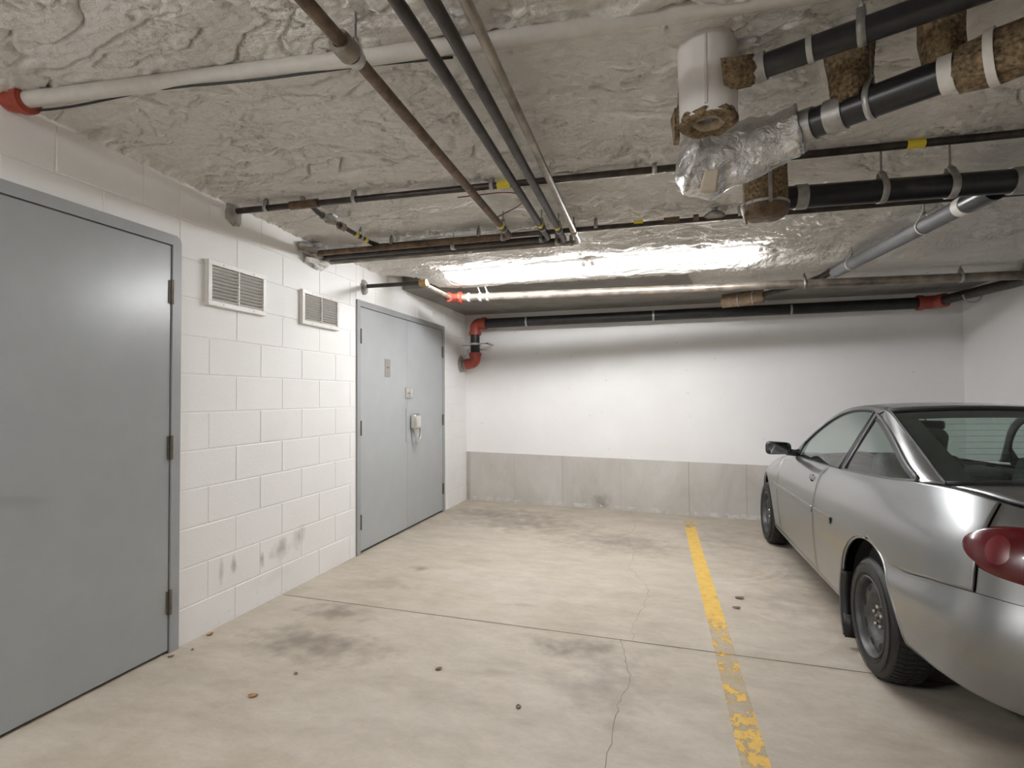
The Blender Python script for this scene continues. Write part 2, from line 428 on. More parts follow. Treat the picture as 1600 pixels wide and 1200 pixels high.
# ------------------------------------------------------------------ the setting
bm = B()
for (x0, x1, y0, y1) in ((-.3, XR + .3, YA, YB + .3), (-.3, XA + .3, YF - .3, YA)):
    vs = [bm.verts.new(p) for p in ((x0, y0, fz(x0)), (x1, y0, fz(x1)), (x1, y1, fz(x1)), (x0, y1, fz(x0)),
                                    (x0, y0, -.6), (x1, y0, -.6), (x1, y1, -.6), (x0, y1, -.6))]
    for f in ((0, 1, 2, 3), (7, 6, 5, 4), (0, 4, 5, 1), (1, 5, 6, 2), (2, 6, 7, 3), (3, 7, 4, 0)): bm.faces.new([vs[i] for i in f])
floor = tag(obj('floor', bm, 'floor'), 'stained grey concrete garage floor', None, kind='structure')

def floor_strip(name, pts, w, mat, lift=.0008):
    bm = B(); L = []
    P = [Vector((x, y, 0)) for x, y in pts]
    for i, p in enumerate(P):
        d = (P[min(i + 1, len(P) - 1)] - P[max(i - 1, 0)]).normalized(); n = Vector((-d.y, d.x, 0))
        ww = w[i] if isinstance(w, (list, tuple)) else w
        a, c = p + n * ww / 2, p - n * ww / 2
        L.append((bm.verts.new((a.x, a.y, fz(a.x) + lift)), bm.verts.new((c.x, c.y, fz(c.x) + lift))))
    for (a, c), (e, g) in zip(L, L[1:]): bm.faces.new((a, c, g, e))
    return obj(name, bm, mat, floor)
floor_strip('control_joint', [(0.01, 3.127), (1.6, 3.122), (XR - .01, 3.112)], .006, 'joint')
def jag(pts, amp, n):
    out = []
    for (a, c) in zip(pts, pts[1:]):
        for k in range(n):
            t = k / n; out.append((a[0] + (c[0] - a[0]) * t + R.uniform(-amp, amp), a[1] + (c[1] - a[1]) * t))
    out.append(pts[-1]); return out
p = jag([(2.175, 3.12), (2.205, 2.98), (2.235, 2.8), (2.255, 2.70), (2.215, 2.50), (2.215, 2.31), (2.20, 2.0), (2.24, 1.2)], .008, 5)
floor_strip('floor_crack', p, [R.uniform(.0015, .0045) for _ in p], 'crack')
p = jag([(2.235, 3.12), (2.225, 3.3), (2.28, 3.65), (2.30, 3.95), (2.21, 4.25), (2.135, 4.45), (2.16, 4.9), (2.06, 5.3), (2.1, 5.9), (2.02, 6.6)], .012, 6)
floor_strip('floor_crack', p, [R.uniform(.001, .003) for _ in p], 'crack')
floor_strip('parking_line', [(2.645, 6.30), (2.66, 5.2), (2.70, 3.6), (2.722, 2.45), (2.745, 1.4)], .104, 'yline', .0012)

# left wall: core with door openings, then painted blocks laid in running bond on it
D1 = (1.30, 2.32, 2.113); D2 = (4.03, 5.88, 2.082)
bm = B(); X0, X1 = -.30, -.0026
box(bm, X0, X1, YF, D1[0], -.1, 2.6); box(bm, X0, X1, D1[0], D1[1], D1[2], 2.6); box(bm, X0, X1, D1[1], D2[0], -.1, 2.6)
box(bm, X0, X1, D2[0], D2[1], D2[2], 2.6); box(bm, X0, X1, D2[1], YB + .25, -.1, 2.6)
box(bm, X0, -.12, D1[0], D1[1], -.1, D1[2]); box(bm, X0, -.12, D2[0], D2[1], -.1, D2[2])
wall_left = tag(obj('wall_left', bm, 'mortar'), 'white painted concrete block wall with steel doors', None, kind='structure')
cache = {}
def block(y0, y1, z0, z1):
    g = .0032
    dy, dz = round(y1 - y0 - 2 * g, 4), round(z1 - z0 - 2 * g, 4)
    if dy < .012 or dz < .012: return
    if (dy, dz) not in cache:
        b_ = B(); box(b_, -.02, 0, 0, dy, 0, dz, .0025, 1)
        me = bpy.data.meshes.new('block'); b_.to_mesh(me); b_.free(); me.materials.append(M['block']); cache[(dy, dz)] = me
    o = bpy.data.objects.new('block', cache[(dy, dz)]); col.objects.link(o); o.parent = wall_left
    o.location = (R.uniform(-.0008, .0006), y0 + g, z0 + g)
H = .2032; ZB = .186
for k in range(0, 13):
    z0 = -.02 if k == 0 else ZB + H * (k - 1); z1 = min(ZB + H * k, 2.55)
    off = 2.518 if k % 2 else 2.518 + H
    y = off - .4064 * 4
    while y < YB:
        a, c = max(y, .7), min(y + .4064, YB + .002)
        if c > a:
            cuts = sorted({a, c} | {q for q in (D1[0], D1[1], D2[0], D2[1]) if a < q < c})
            for p0, p1 in zip(cuts, cuts[1:]):
                mid = (p0 + p1) / 2; zz0 = z0
                for d in (D1, D2):
                    if d[0] < mid < d[1]: zz0 = max(z0, d[2])
                if zz0 < z1: block(p0, p1, zz0, z1)
        y += .4064
# plain blocks' continuation behind the viewer
bm = B(); box(bm, -.02, -.002, -3.5, .7, -.1, 2.55); obj('painted_face', bm, 'block', wall_left)

bm = B(); box(bm, -.3, XR + .3, YB, YB + .25, -.3, 2.7)
tag(obj('wall_back', bm, 'back'), 'white painted concrete wall with bare concrete band along the floor', None, kind='structure')
bm = B(); box(bm, XR, XR + .25, YA, YB, -.35, 2.7)
tag(obj('wall_right', bm, 'right'), 'white painted concrete wall beside the parked car', None, kind='structure')
bm = B(); box(bm, -.3, XA + .3, YF - .25, YF, -.6, 2.7); box(bm, XA, XA + .25, YF, YA + .25, -.6, 2.7); box(bm, XR, XA, YA, YA + .25, -.6, 2.7)
tag(obj('wall_front', bm, 'soffit'), 'bare concrete walls of the wider garage aisle', None, kind='structure')

# ceiling slab, dropped bare soffit along the back wall, sprayed foam skin
bm = B(); box(bm, -.3, XR + .3, YA, YB + .25, 2.56, 2.75); box(bm, -.3, XA + .3, YF - .25, YA, 2.56, 2.75)
ceiling = tag(obj('ceiling', bm, 'soffit'), 'garage ceiling slab sprayed with pale foam insulation', None, kind='structure')
bm = B(); box(bm, -.005, XR, 4.86, YB, 2.315, 2.57)
soffit = obj('concrete_soffit', bm, 'soffit', ceiling)

def zfoam(x, y):
    base = 2.472 - .022 * y
    wx = .14 * noise.noise(Vector((x * 1.7, y * 1.7, 1))); wy = .10 * noise.noise(Vector((x * 2.6, y * 2.6, 9))) + .03 * noise.noise(Vector((x * 9, y * 9, 3)))
    n1 = noise.fractal(Vector((x * 1.0, y * 2.2, 3.1)), 1.0, 2.1, 2)
    p1 = abs(noise.noise(Vector(((x + wx) * 1.9, (y + wy) * 5.0, .7)))) ** .6
    p2 = abs(noise.noise(Vector(((x + wx) * 5.5, (y + wy) * 12.0, 5.7)))) ** .55
    p3 = abs(noise.noise(Vector(((x + wx) * 15.0, (y + wy) * 26.0, 8.7))))
    fine = noise.fractal(Vector((x * 40, y * 52, 2.0)), .8, 2.1, 2)
    rr_ = min(1, max(0, (x - 1.2) / 1.6)); am = .62 + .5 * rr_
    n2 = noise.noise(Vector(((x + wx) * 3.4, (y + wy) * 11.0, 2.2))); g2 = noise.noise(Vector((x * 2.1, y * 3.3, 6.4)))
    n3 = noise.noise(Vector(((x + wx) * 11.0, (y + wy) * 26.0, 4.2))); g3 = noise.noise(Vector((x * 4.1, y * 5.3, 1.4)))
    crev = .030 * max(0, 1 - abs(n2) / .05) * min(1, max(0, g2 * 3 + .45)) + .018 * max(0, 1 - abs(n3) / .075) * min(1, max(0, g3 * 3 + .3))
    d = .014 * n1 * am + am * (.026 * p1 + .026 * p2 + .013 * p3) - .022 + .0055 * fine - crev
    z = base - d
    # thickened lip down over the edge of the soffit
    if y > 4.6:
        t = min(1, (y - 4.6) / .24); t = t * t * (3 - 2 * t)
        z = z * (1 - t) + t * (2.303 - .5 * d)
    # fillet into the left wall
    if x < .10: z -= (.10 - x) ** 2 * 2.0
    return z
NX, NY = 800, 700
xs = [(-.004) + (XR + .004) * i / NX for i in range(NX + 1)]
def foam_edge(x):
    e = 4.905 + .05 * noise.fractal(Vector((x * 4.5, 0, 0)), 1, 2, 4) + .02 * noise.noise(Vector((x * 30, 1, 0)))
    t = min(1, max(0, (x - 2.62) / .12)); e2 = 5.75 + .25 * noise.fractal(Vector((x * 2.5, 7, 0)), 1, 2, 4)
    if x < .5: e = e + (.5 - x) * -.9
    return e * (1 - t) + e2 * t
ys0 = [.9 + i * (3.95 / NY) for i in range(NY + 1)]   # up to 4.85
bm = B(); rows = []
for x in xs:
    e = foam_edge(x); r = []
    for j, y in enumerate(ys0):
        yy = min(y, e) if y < 4.4 else 4.4 + (y - 4.4) * (max(e, 4.42) - 4.4) / .45
        r.append(Vector((x, yy, zfoam(x, yy))))
    r.append(Vector((x, r[-1].y + .012, r[-1].z + .03)))
    rows.append(r)
grid_patch(bm, rows)
bmesh.ops.reverse_faces(bm, faces=bm.faces[:])
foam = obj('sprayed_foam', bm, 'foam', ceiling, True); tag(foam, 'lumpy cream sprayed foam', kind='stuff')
bm = B(); box(bm, 0, XR, YA, .902, 2.455, 2.57); obj('foam_behind', bm, 'foam', ceiling)

# ------------------------------------------------------------------ steel doors
def hinge(parent, y, z, dirn, h=.115):
    bm = B(); box(bm, .004, .012, y - .017, y + .017, z - h / 2, z + h / 2, .001, 1)
    hg = obj('hinge', bm, 'hinge', parent)
    bm = B(); tube(bm, [(.016, y, z - h / 2 - .004), (.016, y, z + h / 2 + .004)], .0075, 10)
    obj('hinge_knuckle', bm, 'hinge', hg, True, 40)

d1 = thing('door_1', 'wide plain grey steel door in rounded frame beside the first wall vent', None, (0, 1.8, 0)); d1['kind'] = 'structure'
bm = B()
# frame as an extruded outline with rounded outer top corners
def door_frame(y0, y1, zt, w, rr, xf=.014):
    bm = B(); out = [(y0, -.02)]
    n = 6
    for k in range(n + 1):
        a = math.pi - k * math.pi / 2 / n; out.append((y0 + rr + rr * math.cos(a), zt - rr + rr * math.sin(a)))
    for k in range(n + 1):
        a = math.pi / 2 - k * math.pi / 2 / n; out.append((y1 - rr + rr * math.cos(a), zt - rr + rr * math.sin(a)))
    out.append((y1, -.02))
    inn = [(y0 + w, -.02)] + [(y0 + w, zt - w)] * (n + 1) + [(y1 - w, zt - w)] * (n + 1) + [(y1 - w, -.02)]
    A = [bm.verts.new((xf, y, z)) for y, z in out]; C = [bm.verts.new((xf, y, z)) for y, z in inn]
    A2 = [bm.verts.new((-.115, y, z)) for y, z in out]; C2 = [bm.verts.new((-.115, y, z)) for y, z in inn]
    for i in range(len(out) - 1):
        for q in ((A[i], A[i + 1], C[i + 1], C[i]), (A2[i], A2[i + 1], A[i + 1], A[i]), (C[i], C[i + 1], C2[i + 1], C2[i])):
            q2 = []
            for v in q:
                if all((v.co - w_.co).length > 1e-6 for w_ in q2): q2.append(v)
            if len(q2) >= 3: bm.faces.new(q2)
    bmesh.ops.remove_doubles(bm, verts=bm.verts[:], dist=1e-5)
    bmesh.ops.recalc_face_normals(bm, faces=bm.faces[:])
    return bm
obj('door_frame', door_frame(D1[0], D1[1], D1[2], .052, .04), 'frame', d1)
bm = B(); box(bm, -.04, .006, D1[0] + .056, D1[1] - .057, .014, D1[2] - .056, .002, 1); leaf1 = obj('door_leaf', bm, 'door', d1)
bm = B(); box(bm, -.10, -.045, D1[0] + .05, D1[1] - .05, .0, D1[2] - .05); obj('gap_sheet', bm, 'gap_dark', d1)  # near-black sheet behind the leaf; shade of the gap put into its colour
for z in (.254, 1.03, 1.82): hinge(d1, D1[1] - .054, z, 1)
# its lever sits on the latch side
bm = B(); tube(bm, [(.004, 1.40, 1.0), (.06, 1.40, 1.0), (.06, 1.47, 1.0)], .009, 10, .02)
obj('lever_handle', bm, 'nickel', d1, True, 40)

d2 = thing('door_2', 'double grey steel door with keyed handle and small sign plate', None, (0, 4.95, 0)); d2['kind'] = 'structure'
obj('door_frame', door_frame(D2[0], D2[1], D2[2], .05, .004), 'frame', d2)
YM = 4.945
bm = B(); box(bm, -.04, .006, D2[0] + .054, YM - .002, .022, D2[2] - .054, .002, 1); lfa = obj('door_leaf', bm, 'door2', d2)
bm = B(); box(bm, -.04, .006, YM + .002, D2[1] - .054, .022, D2[2] - .054, .002, 1); lfb = obj('door_leaf', bm, 'door2', d2)
bm = B(); box(bm, -.10, -.045, D2[0] + .05, D2[1] - .05, .0, D2[2] - .05); obj('gap_sheet', bm, 'gap_dark', d2)  # shade of the gaps round both leaves, put into a dark sheet
for z in (.26, 1.028, 1.785): hinge(d2, D2[0] + .052, z, 1); hinge(d2, D2[1] - .052, z, -1)
bm = B(); box(bm, .006, .009, 4.50, 4.60, 1.465, 1.625, .0008, 1); sg = obj('sign_plate', bm, 'sign', d2)
tag(sg, 'small brushed metal sign plate')
bm = B(); box(bm, .009, .0096, 4.525, 4.58, 1.545, 1.556); obj('sign_print', bm, 'sign_print', sg)
# deadbolt block and key cylinder
bm = B(); box(bm, .006, .02, 4.905, 5.03, 1.275, 1.375, .003, 1); db = obj('deadbolt_case', bm, 'nickel', d2)
bm = B(); lathe(bm, [(0, .03), (.022, .03), (.026, .02), (.026, 0)], 20, (.02, 4.95, 1.335), (1, 0, 0)); obj('key_cylinder', bm, 'nickel', db, True, 40)
bm = B(); box(bm, .02, .034, 4.965, 5.02, 1.285, 1.30, .002, 1); box(bm, .02, .03, 4.985, 5.02, 1.345, 1.362, .002, 1); obj('bolt_knuckle', bm, 'nickel', db)
# astragal guard plate, latch housing and pull
bm = B(); box(bm, .006, .010, 4.915, 4.99, .845, 1.175, .001, 1); gp = obj('guard_plate', bm, 'door2', d2)
bm = B(); box(bm, .010, .0108, 4.916, 4.920, .846, 1.174); obj('plate_edge', bm, 'hinge', gp)
bm = B(); box(bm, .006, .075, 4.995, 5.135, .965, 1.12, .03, 4); lh = obj('latch_housing', bm, 'nickel', d2, True)
bm = B(); tube(bm, [(.05, 5.02, .98), (.065, 5.035, .87), (.05, 5.045, .835), (.06, 5.125, .875), (.06, 5.13, .98)], .011, 10, .03); obj('pull_handle', bm, 'nickel', lh, True, 40)
bm = B(); lathe(bm, [(0, .004), (.014, .004), (.014, -.002)], 14, (.045, 5.137, 1.04), (0, 1, 0)); obj('keyhole', bm, 'dark', lh)

# ------------------------------------------------------------------ wall vents
def vent(y0, y1, z0, z1, label):
    t = thing('wall_vent', label, 'vent', (0, (y0 + y1) / 2, z0), 'white louvred wall vents')
    f = .028; xf = .026
    bm = B()
    for a in ((y0, y1, z1 - f, z1), (y0, y1, z0, z0 + f), (y0, y0 + f, z0 + f - .001, z1 - f + .001), (y1 - f, y1, z0 + f - .001, z1 - f + .001)):
        box(bm, -.002, xf, *a, .0025, 1)
    obj('vent_frame', bm, 'vent', t)
    bm = B(); box(bm, .0005, .003, y0 + f, y1 - f, z0 + f, z1 - f); obj('dark_backing', bm, 'dark', t)
    n = 10; dz = (z1 - z0 - 2 * f) / n
    for k in range(n):
        zc = z0 + f + dz * (k + .5)
        b2 = B(); vs = []
        for (yy) in (y0 + f, y1 - f):
            for (x, z) in ((.0035, zc - dz * .36), (.005, zc - dz * .42), (.0235, zc + dz * .20), (.0215, zc + dz * .26)): vs.append(b2.verts.new((x, yy, z)))
        for a in range(4): b2.faces.new((vs[a], vs[(a + 1) % 4], vs[4 + (a + 1) % 4], vs[4 + a]))
        b2.faces.new(vs[:4]); b2.faces.new(vs[4:][::-1]); bmesh.ops.recalc_face_normals(b2, faces=b2.faces[:])
        obj('slat', b2, 'vent_slat', t)
    bm = B(); ym = (y0 + y1) / 2; box(bm, .008, .025, ym - .003, ym + .003, z0 + f, z1 - f); obj('centre_bar', bm, 'vent', t)
    for yy in (y0 + .11, y1 - .11):
        for zz in (z0 + f / 2, z1 - f / 2):
            bm = B(); lathe(bm, [(0, .0025), (.004, .0015), (.005, 0)], 10, (xf, yy, zz), (1, 0, 0)); obj('screw', bm, 'steel', t)
vent(2.484, 2.944, 1.79, 2.044, 'white louvred wall vent next to the wide single door')
vent(3.304, 3.753, 1.79, 2.032, 'white louvred wall vent next to the double door')

# ------------------------------------------------------------------ fluorescent fixtures
def strip_light(x0, x1, y0, y1, z, tubemat, label, group=None):
    t = thing('strip_light', label, 'light fixture', ((x0 + x1) / 2, (y0 + y1) / 2, z), group)
    a, c = Vector((x0, y0, z)), Vector((x1, y1, z)); d = (c - a).normalized(); n = Vector((-d.y, d.x, 0))
    bm = B(); bx = B(); box(bx, 0, (c - a).length, -.055, .055, .022, .085, .004, 1)
    merge(bm, bx, Matrix.Translation(a) @ d.to_track_quat('X', 'Z').to_matrix().to_4x4()); obj('housing', bm, 'fixture', t)
    for s in (-.032, .032):
        bm = B(); tube(bm, [a + d * .03 + n * s, c - d * .03 + n * s], .016, 14); tb = obj('fluorescent_tube', bm, tubemat, t, True, 40)
        for e in (a + d * .014, c - d * .014):
            bm = B(); tube(bm, [e + n * s - d * .014, e + n * s + d * .018], .0175, 12); obj('end_cap', bm, 'fixture', tb, True, 40)
            bm = B(); bx = B(); box(bx, -.006, .006, -.012, .012, 0, .03); merge(bm, bx, Matrix.Translation(e + n * s)); obj('lamp_holder', bm, 'fixture', t)
    return t
strip_light(.56, 1.815, 4.545, 4.485, 2.338, 'tube', 'lit fluorescent strip light at the ceiling nearer the double door', 'lit strip lights over the parking bay')
strip_light(1.865, 3.12, 4.483, 4.423, 2.338, 'tube', 'lit fluorescent strip light at the ceiling nearer the parked car', 'lit strip lights over the parking bay')
strip_light(.62, .62, -1.0, .25, 2.33, 'tube_added', 'added unseen strip light on the ceiling beside the block wall near the wide door')  # not a known fixture; added to brighten the near wall, floor and ceiling

# ------------------------------------------------------------------ pipework
def pipe(t, pts, r, mat, bend=.03, name='pipe_run', seg=16):
    bm = B(); tube(bm, pts, r, seg, bend); return obj(name, bm, mat, t, True, 50)
def band(t, p, d, r, w, mat, th=.003, name='band'):
    bm = B(); ring_band(bm, p, d, r, w, th); return obj(name, bm, mat, t, True, 40)
def hanger(t, p, d, r, mat='steel', top=None, w=.022):
    """clevis loop around the pipe with a threaded rod up into the ceiling"""
    p = Vector(p); d = Vector(d).normalized(); side = d.cross(Vector((0, 0, 1))).normalized()
    ztop = (zfoam(p.x, p.y) + .02) if top is None else top
    pts = []
    for k in range(13):
        a = -math.pi * .5 + (k - 6) / 6 * math.pi * .72
        pts.append(p + side * math.cos(a) * (r + .003) + Vector((0, 0, math.sin(a) * (r + .003))))
    apex = p + Vector((0, 0, r + .03))
    pts = [apex - side * .008] + pts[::-1] + [apex + side * .008] if (pts[0] - apex).dot(side) > 0 else [apex - side * .008] + pts + [apex + side * .008]
    bm = B()
    V = []
    for i, q in enumerate(pts):
        V.append([bm.verts.new(q + d * s) for s in (-w / 2, w / 2)])
    for a, c in zip(V, V[1:]): bm.faces.new((a[0], a[1], c[1], c[0]))
    me_o = obj('hanger', bm, mat, t, True)
    md = me_o.modifiers.new('thickness', 'SOLIDIFY'); md.thickness = .003; md.offset = 0
    bm = B(); tube(bm, [p + Vector((0, 0, r + .022)), (p.x, p.y, ztop)], .0045, 8); obj('hanger_rod', bm, 'zinc', me_o, True, 40)
    bm = B(); lathe(bm, [(0, .012), (.011, .012), (.011, 0), (0, 0)], 6, p + Vector((0, 0, r + .026)), (0, 0, 1)); obj('hanger_nut', bm, 'zinc', me_o)

def lump(name, c, rad, mat, parent, seed=0, sub=3, amp=.35):
    bm = B(); bmesh.ops.create_icosphere(bm, subdivisions=sub, radius=1)
    for v in bm.verts:
        n = noise.fractal(v.co * 1.6 + Vector((seed, 0, 0)), 1, 2, 4)
        v.co = v.co * (1 + amp * n)
        v.co = Vector((c[0] + v.co.x * rad[0], c[1] + v.co.y * rad[1], c[2] + v.co.z * rad[2]))
    return obj(name, bm, mat, parent, True)

# gas line along the ceiling, wall to wall
def ya(x): return 2.692 + x * .034
t = thing('gas_pipe', 'thin black ceiling pipe with yellow markers running behind the foil wrapped elbow', 'pipe', (0, 2.69, 2.37))
pipe(t, [(-.03, ya(0), 2.372), (XR + .02, ya(XR), 2.372)], .0175, 'iron')
for x in (.22, .46, .78, 1.57, 2.39): hanger(t, (x, ya(x), 2.372), (1, .03, 0), .0175)
for x in (1.635, 3.50): band(t, (x, ya(x), 2.372), (1, .03, 0), .0175, .07, 'band_y', .0015, 'yellow_band')
bm = B(); tube(bm, [(.38, ya(.4), 2.372), (.56, ya(.5), 2.372)], .024, 14); obj('tee_fitting', bm, 'iron_rust', t, True, 40)
lump('wall_putty', (.0, 2.69, 2.36), (.03, .06, .075), 'putty', t, 3)
t = thing('gas_branch', 'short black gas branch pipe with grey valve and yellow tape', 'pipe', (.51, 2.75, 2.37))
pipe(t, [(.50, ya(.5), 2.372), (.505, 2.80, 2.345), (.50, 3.40, 2.335), (.52, 3.47, 2.335)], .014, 'iron', .02)
bm = B(); tube(bm, [(.503, 2.83, 2.345), (.503, 2.95, 2.342)], [.022, .022], 8); box(bm, .49, .515, 2.865, 2.915, 2.315, 2.35, .006, 2); obj('valve_body', bm, 'putty', t, True, 40)
bm = B(); box(bm, .50, .545, 2.87, 2.93, 2.355, 2.372, .006, 2); obj('valve_lever', bm, 'steel', t)
bm = B(); tube(bm, [(.502, 3.01, 2.34), (.502, 3.06, 2.34)], .025, 8); obj('union', bm, 'iron_worn', t, True, 40)
for y in (3.20, 3.32): band(t, (.501, y, 2.337), (0, 1, 0), .014, .035, 'band_y', .0015, 'yellow_band')
hanger(t, (.5, 3.26, 2.337), (0, 1, 0), .014)
# second gas run
def yb2(x): return 3.455 + .012 * x
t = thing('gas_pipe', 'thin black ceiling pipe with a grey regulator and yellow marker', 'pipe', (.5, 3.47, 2.335))
pipe(t, [(.50, yb2(.5), 2.328), (XR + .02, yb2(5.3), 2.322)], .0155, 'iron')
for x in (.62, 1.25, 2.02, 2.86): hanger(t, (x, yb2(x), 2.335), (1, .01, 0), .0155)
for x in (2.28, 3.62): band(t, (x, yb2(x), 2.335), (1, .01, 0), .0155, .055, 'band_y', .0015, 'yellow_band')
bm = B(); tube(bm, [(2.43, yb2(2.4), 2.335), (2.52, yb2(2.5), 2.335)], .020, 12); obj('coupling', bm, 'iron_rust', t, True, 40)
bm = B(); tube(bm, [(2.60, yb2(2.6), 2.335), (2.63, yb2(2.6), 2.335)], .024, 8); obj('coupling', bm, 'iron_rust', t, True, 40)
bm = B(); lathe(bm, [(0, -.022), (.045, -.022), (.062, -.012), (.062, .0), (.05, .012), (.018, .03), (.018, .065), (0, .065)], 24, (2.72, yb2(2.72), 2.342), (0, 0, 1)); obj('regulator', bm, 'zinc', t, True, 40)
bm = B(); tube(bm, [(2.44, yb2(2.4) + .02, 2.315), (2.6, yb2(2.6) + .02, 2.300), (2.8, yb2(2.8) + .02, 2.305), (2.98, yb2(3) + .01, 2.32)], .0025, 6, .05); obj('thin_wire', bm, 'vent', t, True)

# four heating pipes coming overhead and turning to the left wall
spec = [(1.482, 3.415, .020, 2.30, 'rusty steel ceiling pipe set apart from the other three', 'iron_rust', -.0),
        (1.71, 3.525, .0195, 2.30, 'black steel ceiling pipe of a close set of three, nearest the lone rusty pipe', 'iron', .018),
        (1.80, 3.60, .0195, 2.30, 'black steel ceiling pipe in the middle of a close set of three', 'iron', .018),
        (1.882, 3.675, .016, 2.30, 'worn thin steel ceiling pipe of a close set of three', 'iron_worn', .018)]
for i, (x, y, r, z, lab, mt, sk) in enumerate(spec):
    t = thing('ceiling_pipe', lab, 'pipe', (x, y, z), 'heating pipes that turn to the block wall')
    pipe(t, [(-.03, y, z), (x, y, z), (x + .06, 1.45, z), (x + .09, -1.0, z)], r, mt, .045)
    band(t, (x + .008, y - (.25 if i == 0 else .31), z), (0, 1, 0), r, .032, 'band_y' if i < 3 else 'brass', .002, 'yellow_band')
    hanger(t, (x + .006, y - (.18 if i == 0 else .24), z), (0, 1, 0), r, 'zinc')
    hanger(t, (x - .05, y, z), (1, 0, 0), r, 'zinc')
    if i in (1, 3): hanger(t, (1.05 if i == 1 else 1.12, y, z), (1, 0, 0), r, 'steel', w=.03)
    if i == 0: hanger(t, (x + .055, 1.48, z), (0, 1, 0), r + .004, 'steel', w=.03); lathe_b = B(); lathe(lathe_b, [(.02, -.03), (.034, -.03), (.036, .03), (.02, .03)], 16, (x + .056, 1.42, z), (0, 1, 0)); obj('coupling', lathe_b, 'iron_worn', t, True, 40)
# rough foam and putty where they go into the wall
t = thing('wall_penetration', 'grey foam and putty lump where the ceiling pipes enter the block wall', 'firestop', (0, 3.5, 2.3))
lump('putty', (.02, 3.47, 2.325), (.055, .15, .055), 'putty', t, 11, 4, .7)
lump('foam_scrap', (.012, 3.50, 2.262), (.030, .125, .045), 'foam', t, 5, 4, .8)
# thin red-brown wire looped from the gas line
t = thing('loose_wire', 'red brown wire looping down from the ceiling pipe by the yellow marker', 'wire', (1.5, 2.8, 2.37))
bm = B(); WP = [(1.36, 2.80, 2.352), (1.50, 2.80, 2.353), (1.61, 2.81, 2.356), (1.675, 2.86, 2.36), (1.69, 2.95, 2.36), (1.64, 3.03, 2.355), (1.55, 3.09, 2.345), (1.46, 3.12, 2.325)]
tube(bm, [cr_(WP, k / 40 * 7) for k in range(41)], .0032, 6); obj('wire', bm, 'redwire', t, True)

# sprinkler branch below the strip lights
t = thing('sprinkler_pipe', 'long worn steel sprinkler pipe with red coupling below the strip lights', 'pipe', (.48, 4.89, 2.21))
A_, C_ = Vector((.55, 4.90, 2.212)), Vector((XR - .14, 5.29, 2.208))
pipe(t, [A_, C_], .036, 'iron_worn')
d_ = (C_ - A_).normalized()
pipe(t, [(-.03, 4.155, 2.21), (.52, 4.175, 2.212)], .0165, 'iron', name='feed_pipe')
pipe(t, [(.50, 4.20, 2.215), (.49, 4.86, 2.212)], .021, 'iron_worn', name='offset_pipe')
bm = B(); tube(bm, [(.50, 4.172, 2.212), (.56, 4.175, 2.212)], [.028, .028], 8); tube(bm, [(.54, 4.165, 2.212), (.525, 4.24, 2.214)], .026, 12); obj('union', bm, 'brass', t, True, 40)
bm = B(); tube(bm, [(.485, 4.83, 2.212), (.485, 4.90, 2.212), (.60, 4.905, 2.212)], .043, 16, .03); obj('red_coupling', bm, 'red', t, True, 50)
bm = B(); ring_band(bm, (.575, 4.904, 2.212), (1, .08, 0), .043, .03, .014); box(bm, .565, .585, 4.83, 4.85, 2.19, 2.235, .003, 1); box(bm, .565, .585, 4.955, 4.975, 2.19, 2.235, .003, 1); obj('clamp_ring', bm, 'red', t)
for s in (.11, .22, .29): band(t, A_ + d_ * s, d_, .036, .02, 'collar_w', .006, 'white_clip')
for s in (.22, .29):
    bm = B(); q = A_ + d_ * s; tube(bm, [q + Vector((0, 0, .03)), q + Vector((-.02, -.03, .10))], .006, 8); obj('clip_strap', bm, 'collar_w', t, True)
hanger(t, A_ + d_ * 3.02, d_, .036, 'zinc', 2.33); hanger(t, A_ + d_ * 4.18, d_, .036, 'steel', 2.33); hanger(t, A_ + d_ * 4.62, d_, .036, 'steel', 2.33)
for s, ln in ((4.72, .12),):
    bm = B(); ring_band(bm, A_ + d_ * s, d_, .036, .06, .014); obj('groove_coupling', bm, 'rubber', t, True, 40)
lump('wall_putty', (.0, 4.15, 2.205), (.03, .055, .06), 'putty', t, 21)

# sprinkler main along the back wall
t = thing('sprinkler_main', 'large black sprinkler main along the back wall with red elbows', 'pipe', (.19, 6.42, 1.72))
pipe(t, [(.30, 6.42, 2.172), (4.90, 6.42, 2.186)], .058, 'mainpipe')
bm = B(); tube(bm, [(.33, 6.42, 2.172), (.19, 6.42, 2.172), (.19, 6.42, 2.04)], .066, 18, .09); ring_band(bm, (.31, 6.42, 2.172), (1, 0, 0), .064, .045, .012); ring_band(bm, (.19, 6.42, 2.055), (0, 0, 1), .064, .04, .012); obj('red_elbow', bm, 'red', t, True, 50)
pipe(t, [(.19, 6.42, 2.06), (.19, 6.42, 1.78)], .056, 'mainpipe', name='riser_pipe')
bm = B(); tube(bm, [(.19, 6.42, 1.82), (.19, 6.42, 1.70), (.07, 6.42, 1.68)], .066, 18, .09); ring_band(bm, (.19, 6.42, 1.80), (0, 0, 1), .064, .04, .012); obj('red_elbow', bm, 'red', t, True, 50)
pipe(t, [(.10, 6.42, 1.683), (-.01, 6.42, 1.683)], .058, 'iron_worn', name='stub_pipe')
bm = B(); lathe(bm, [(.055, .022), (.085, .022), (.10, .012), (.10, 0), (.055, 0)], 24, (.004, 6.42, 1.683), (1, 0, 0)); obj('wall_flange', bm, 'collar', t, True, 40)
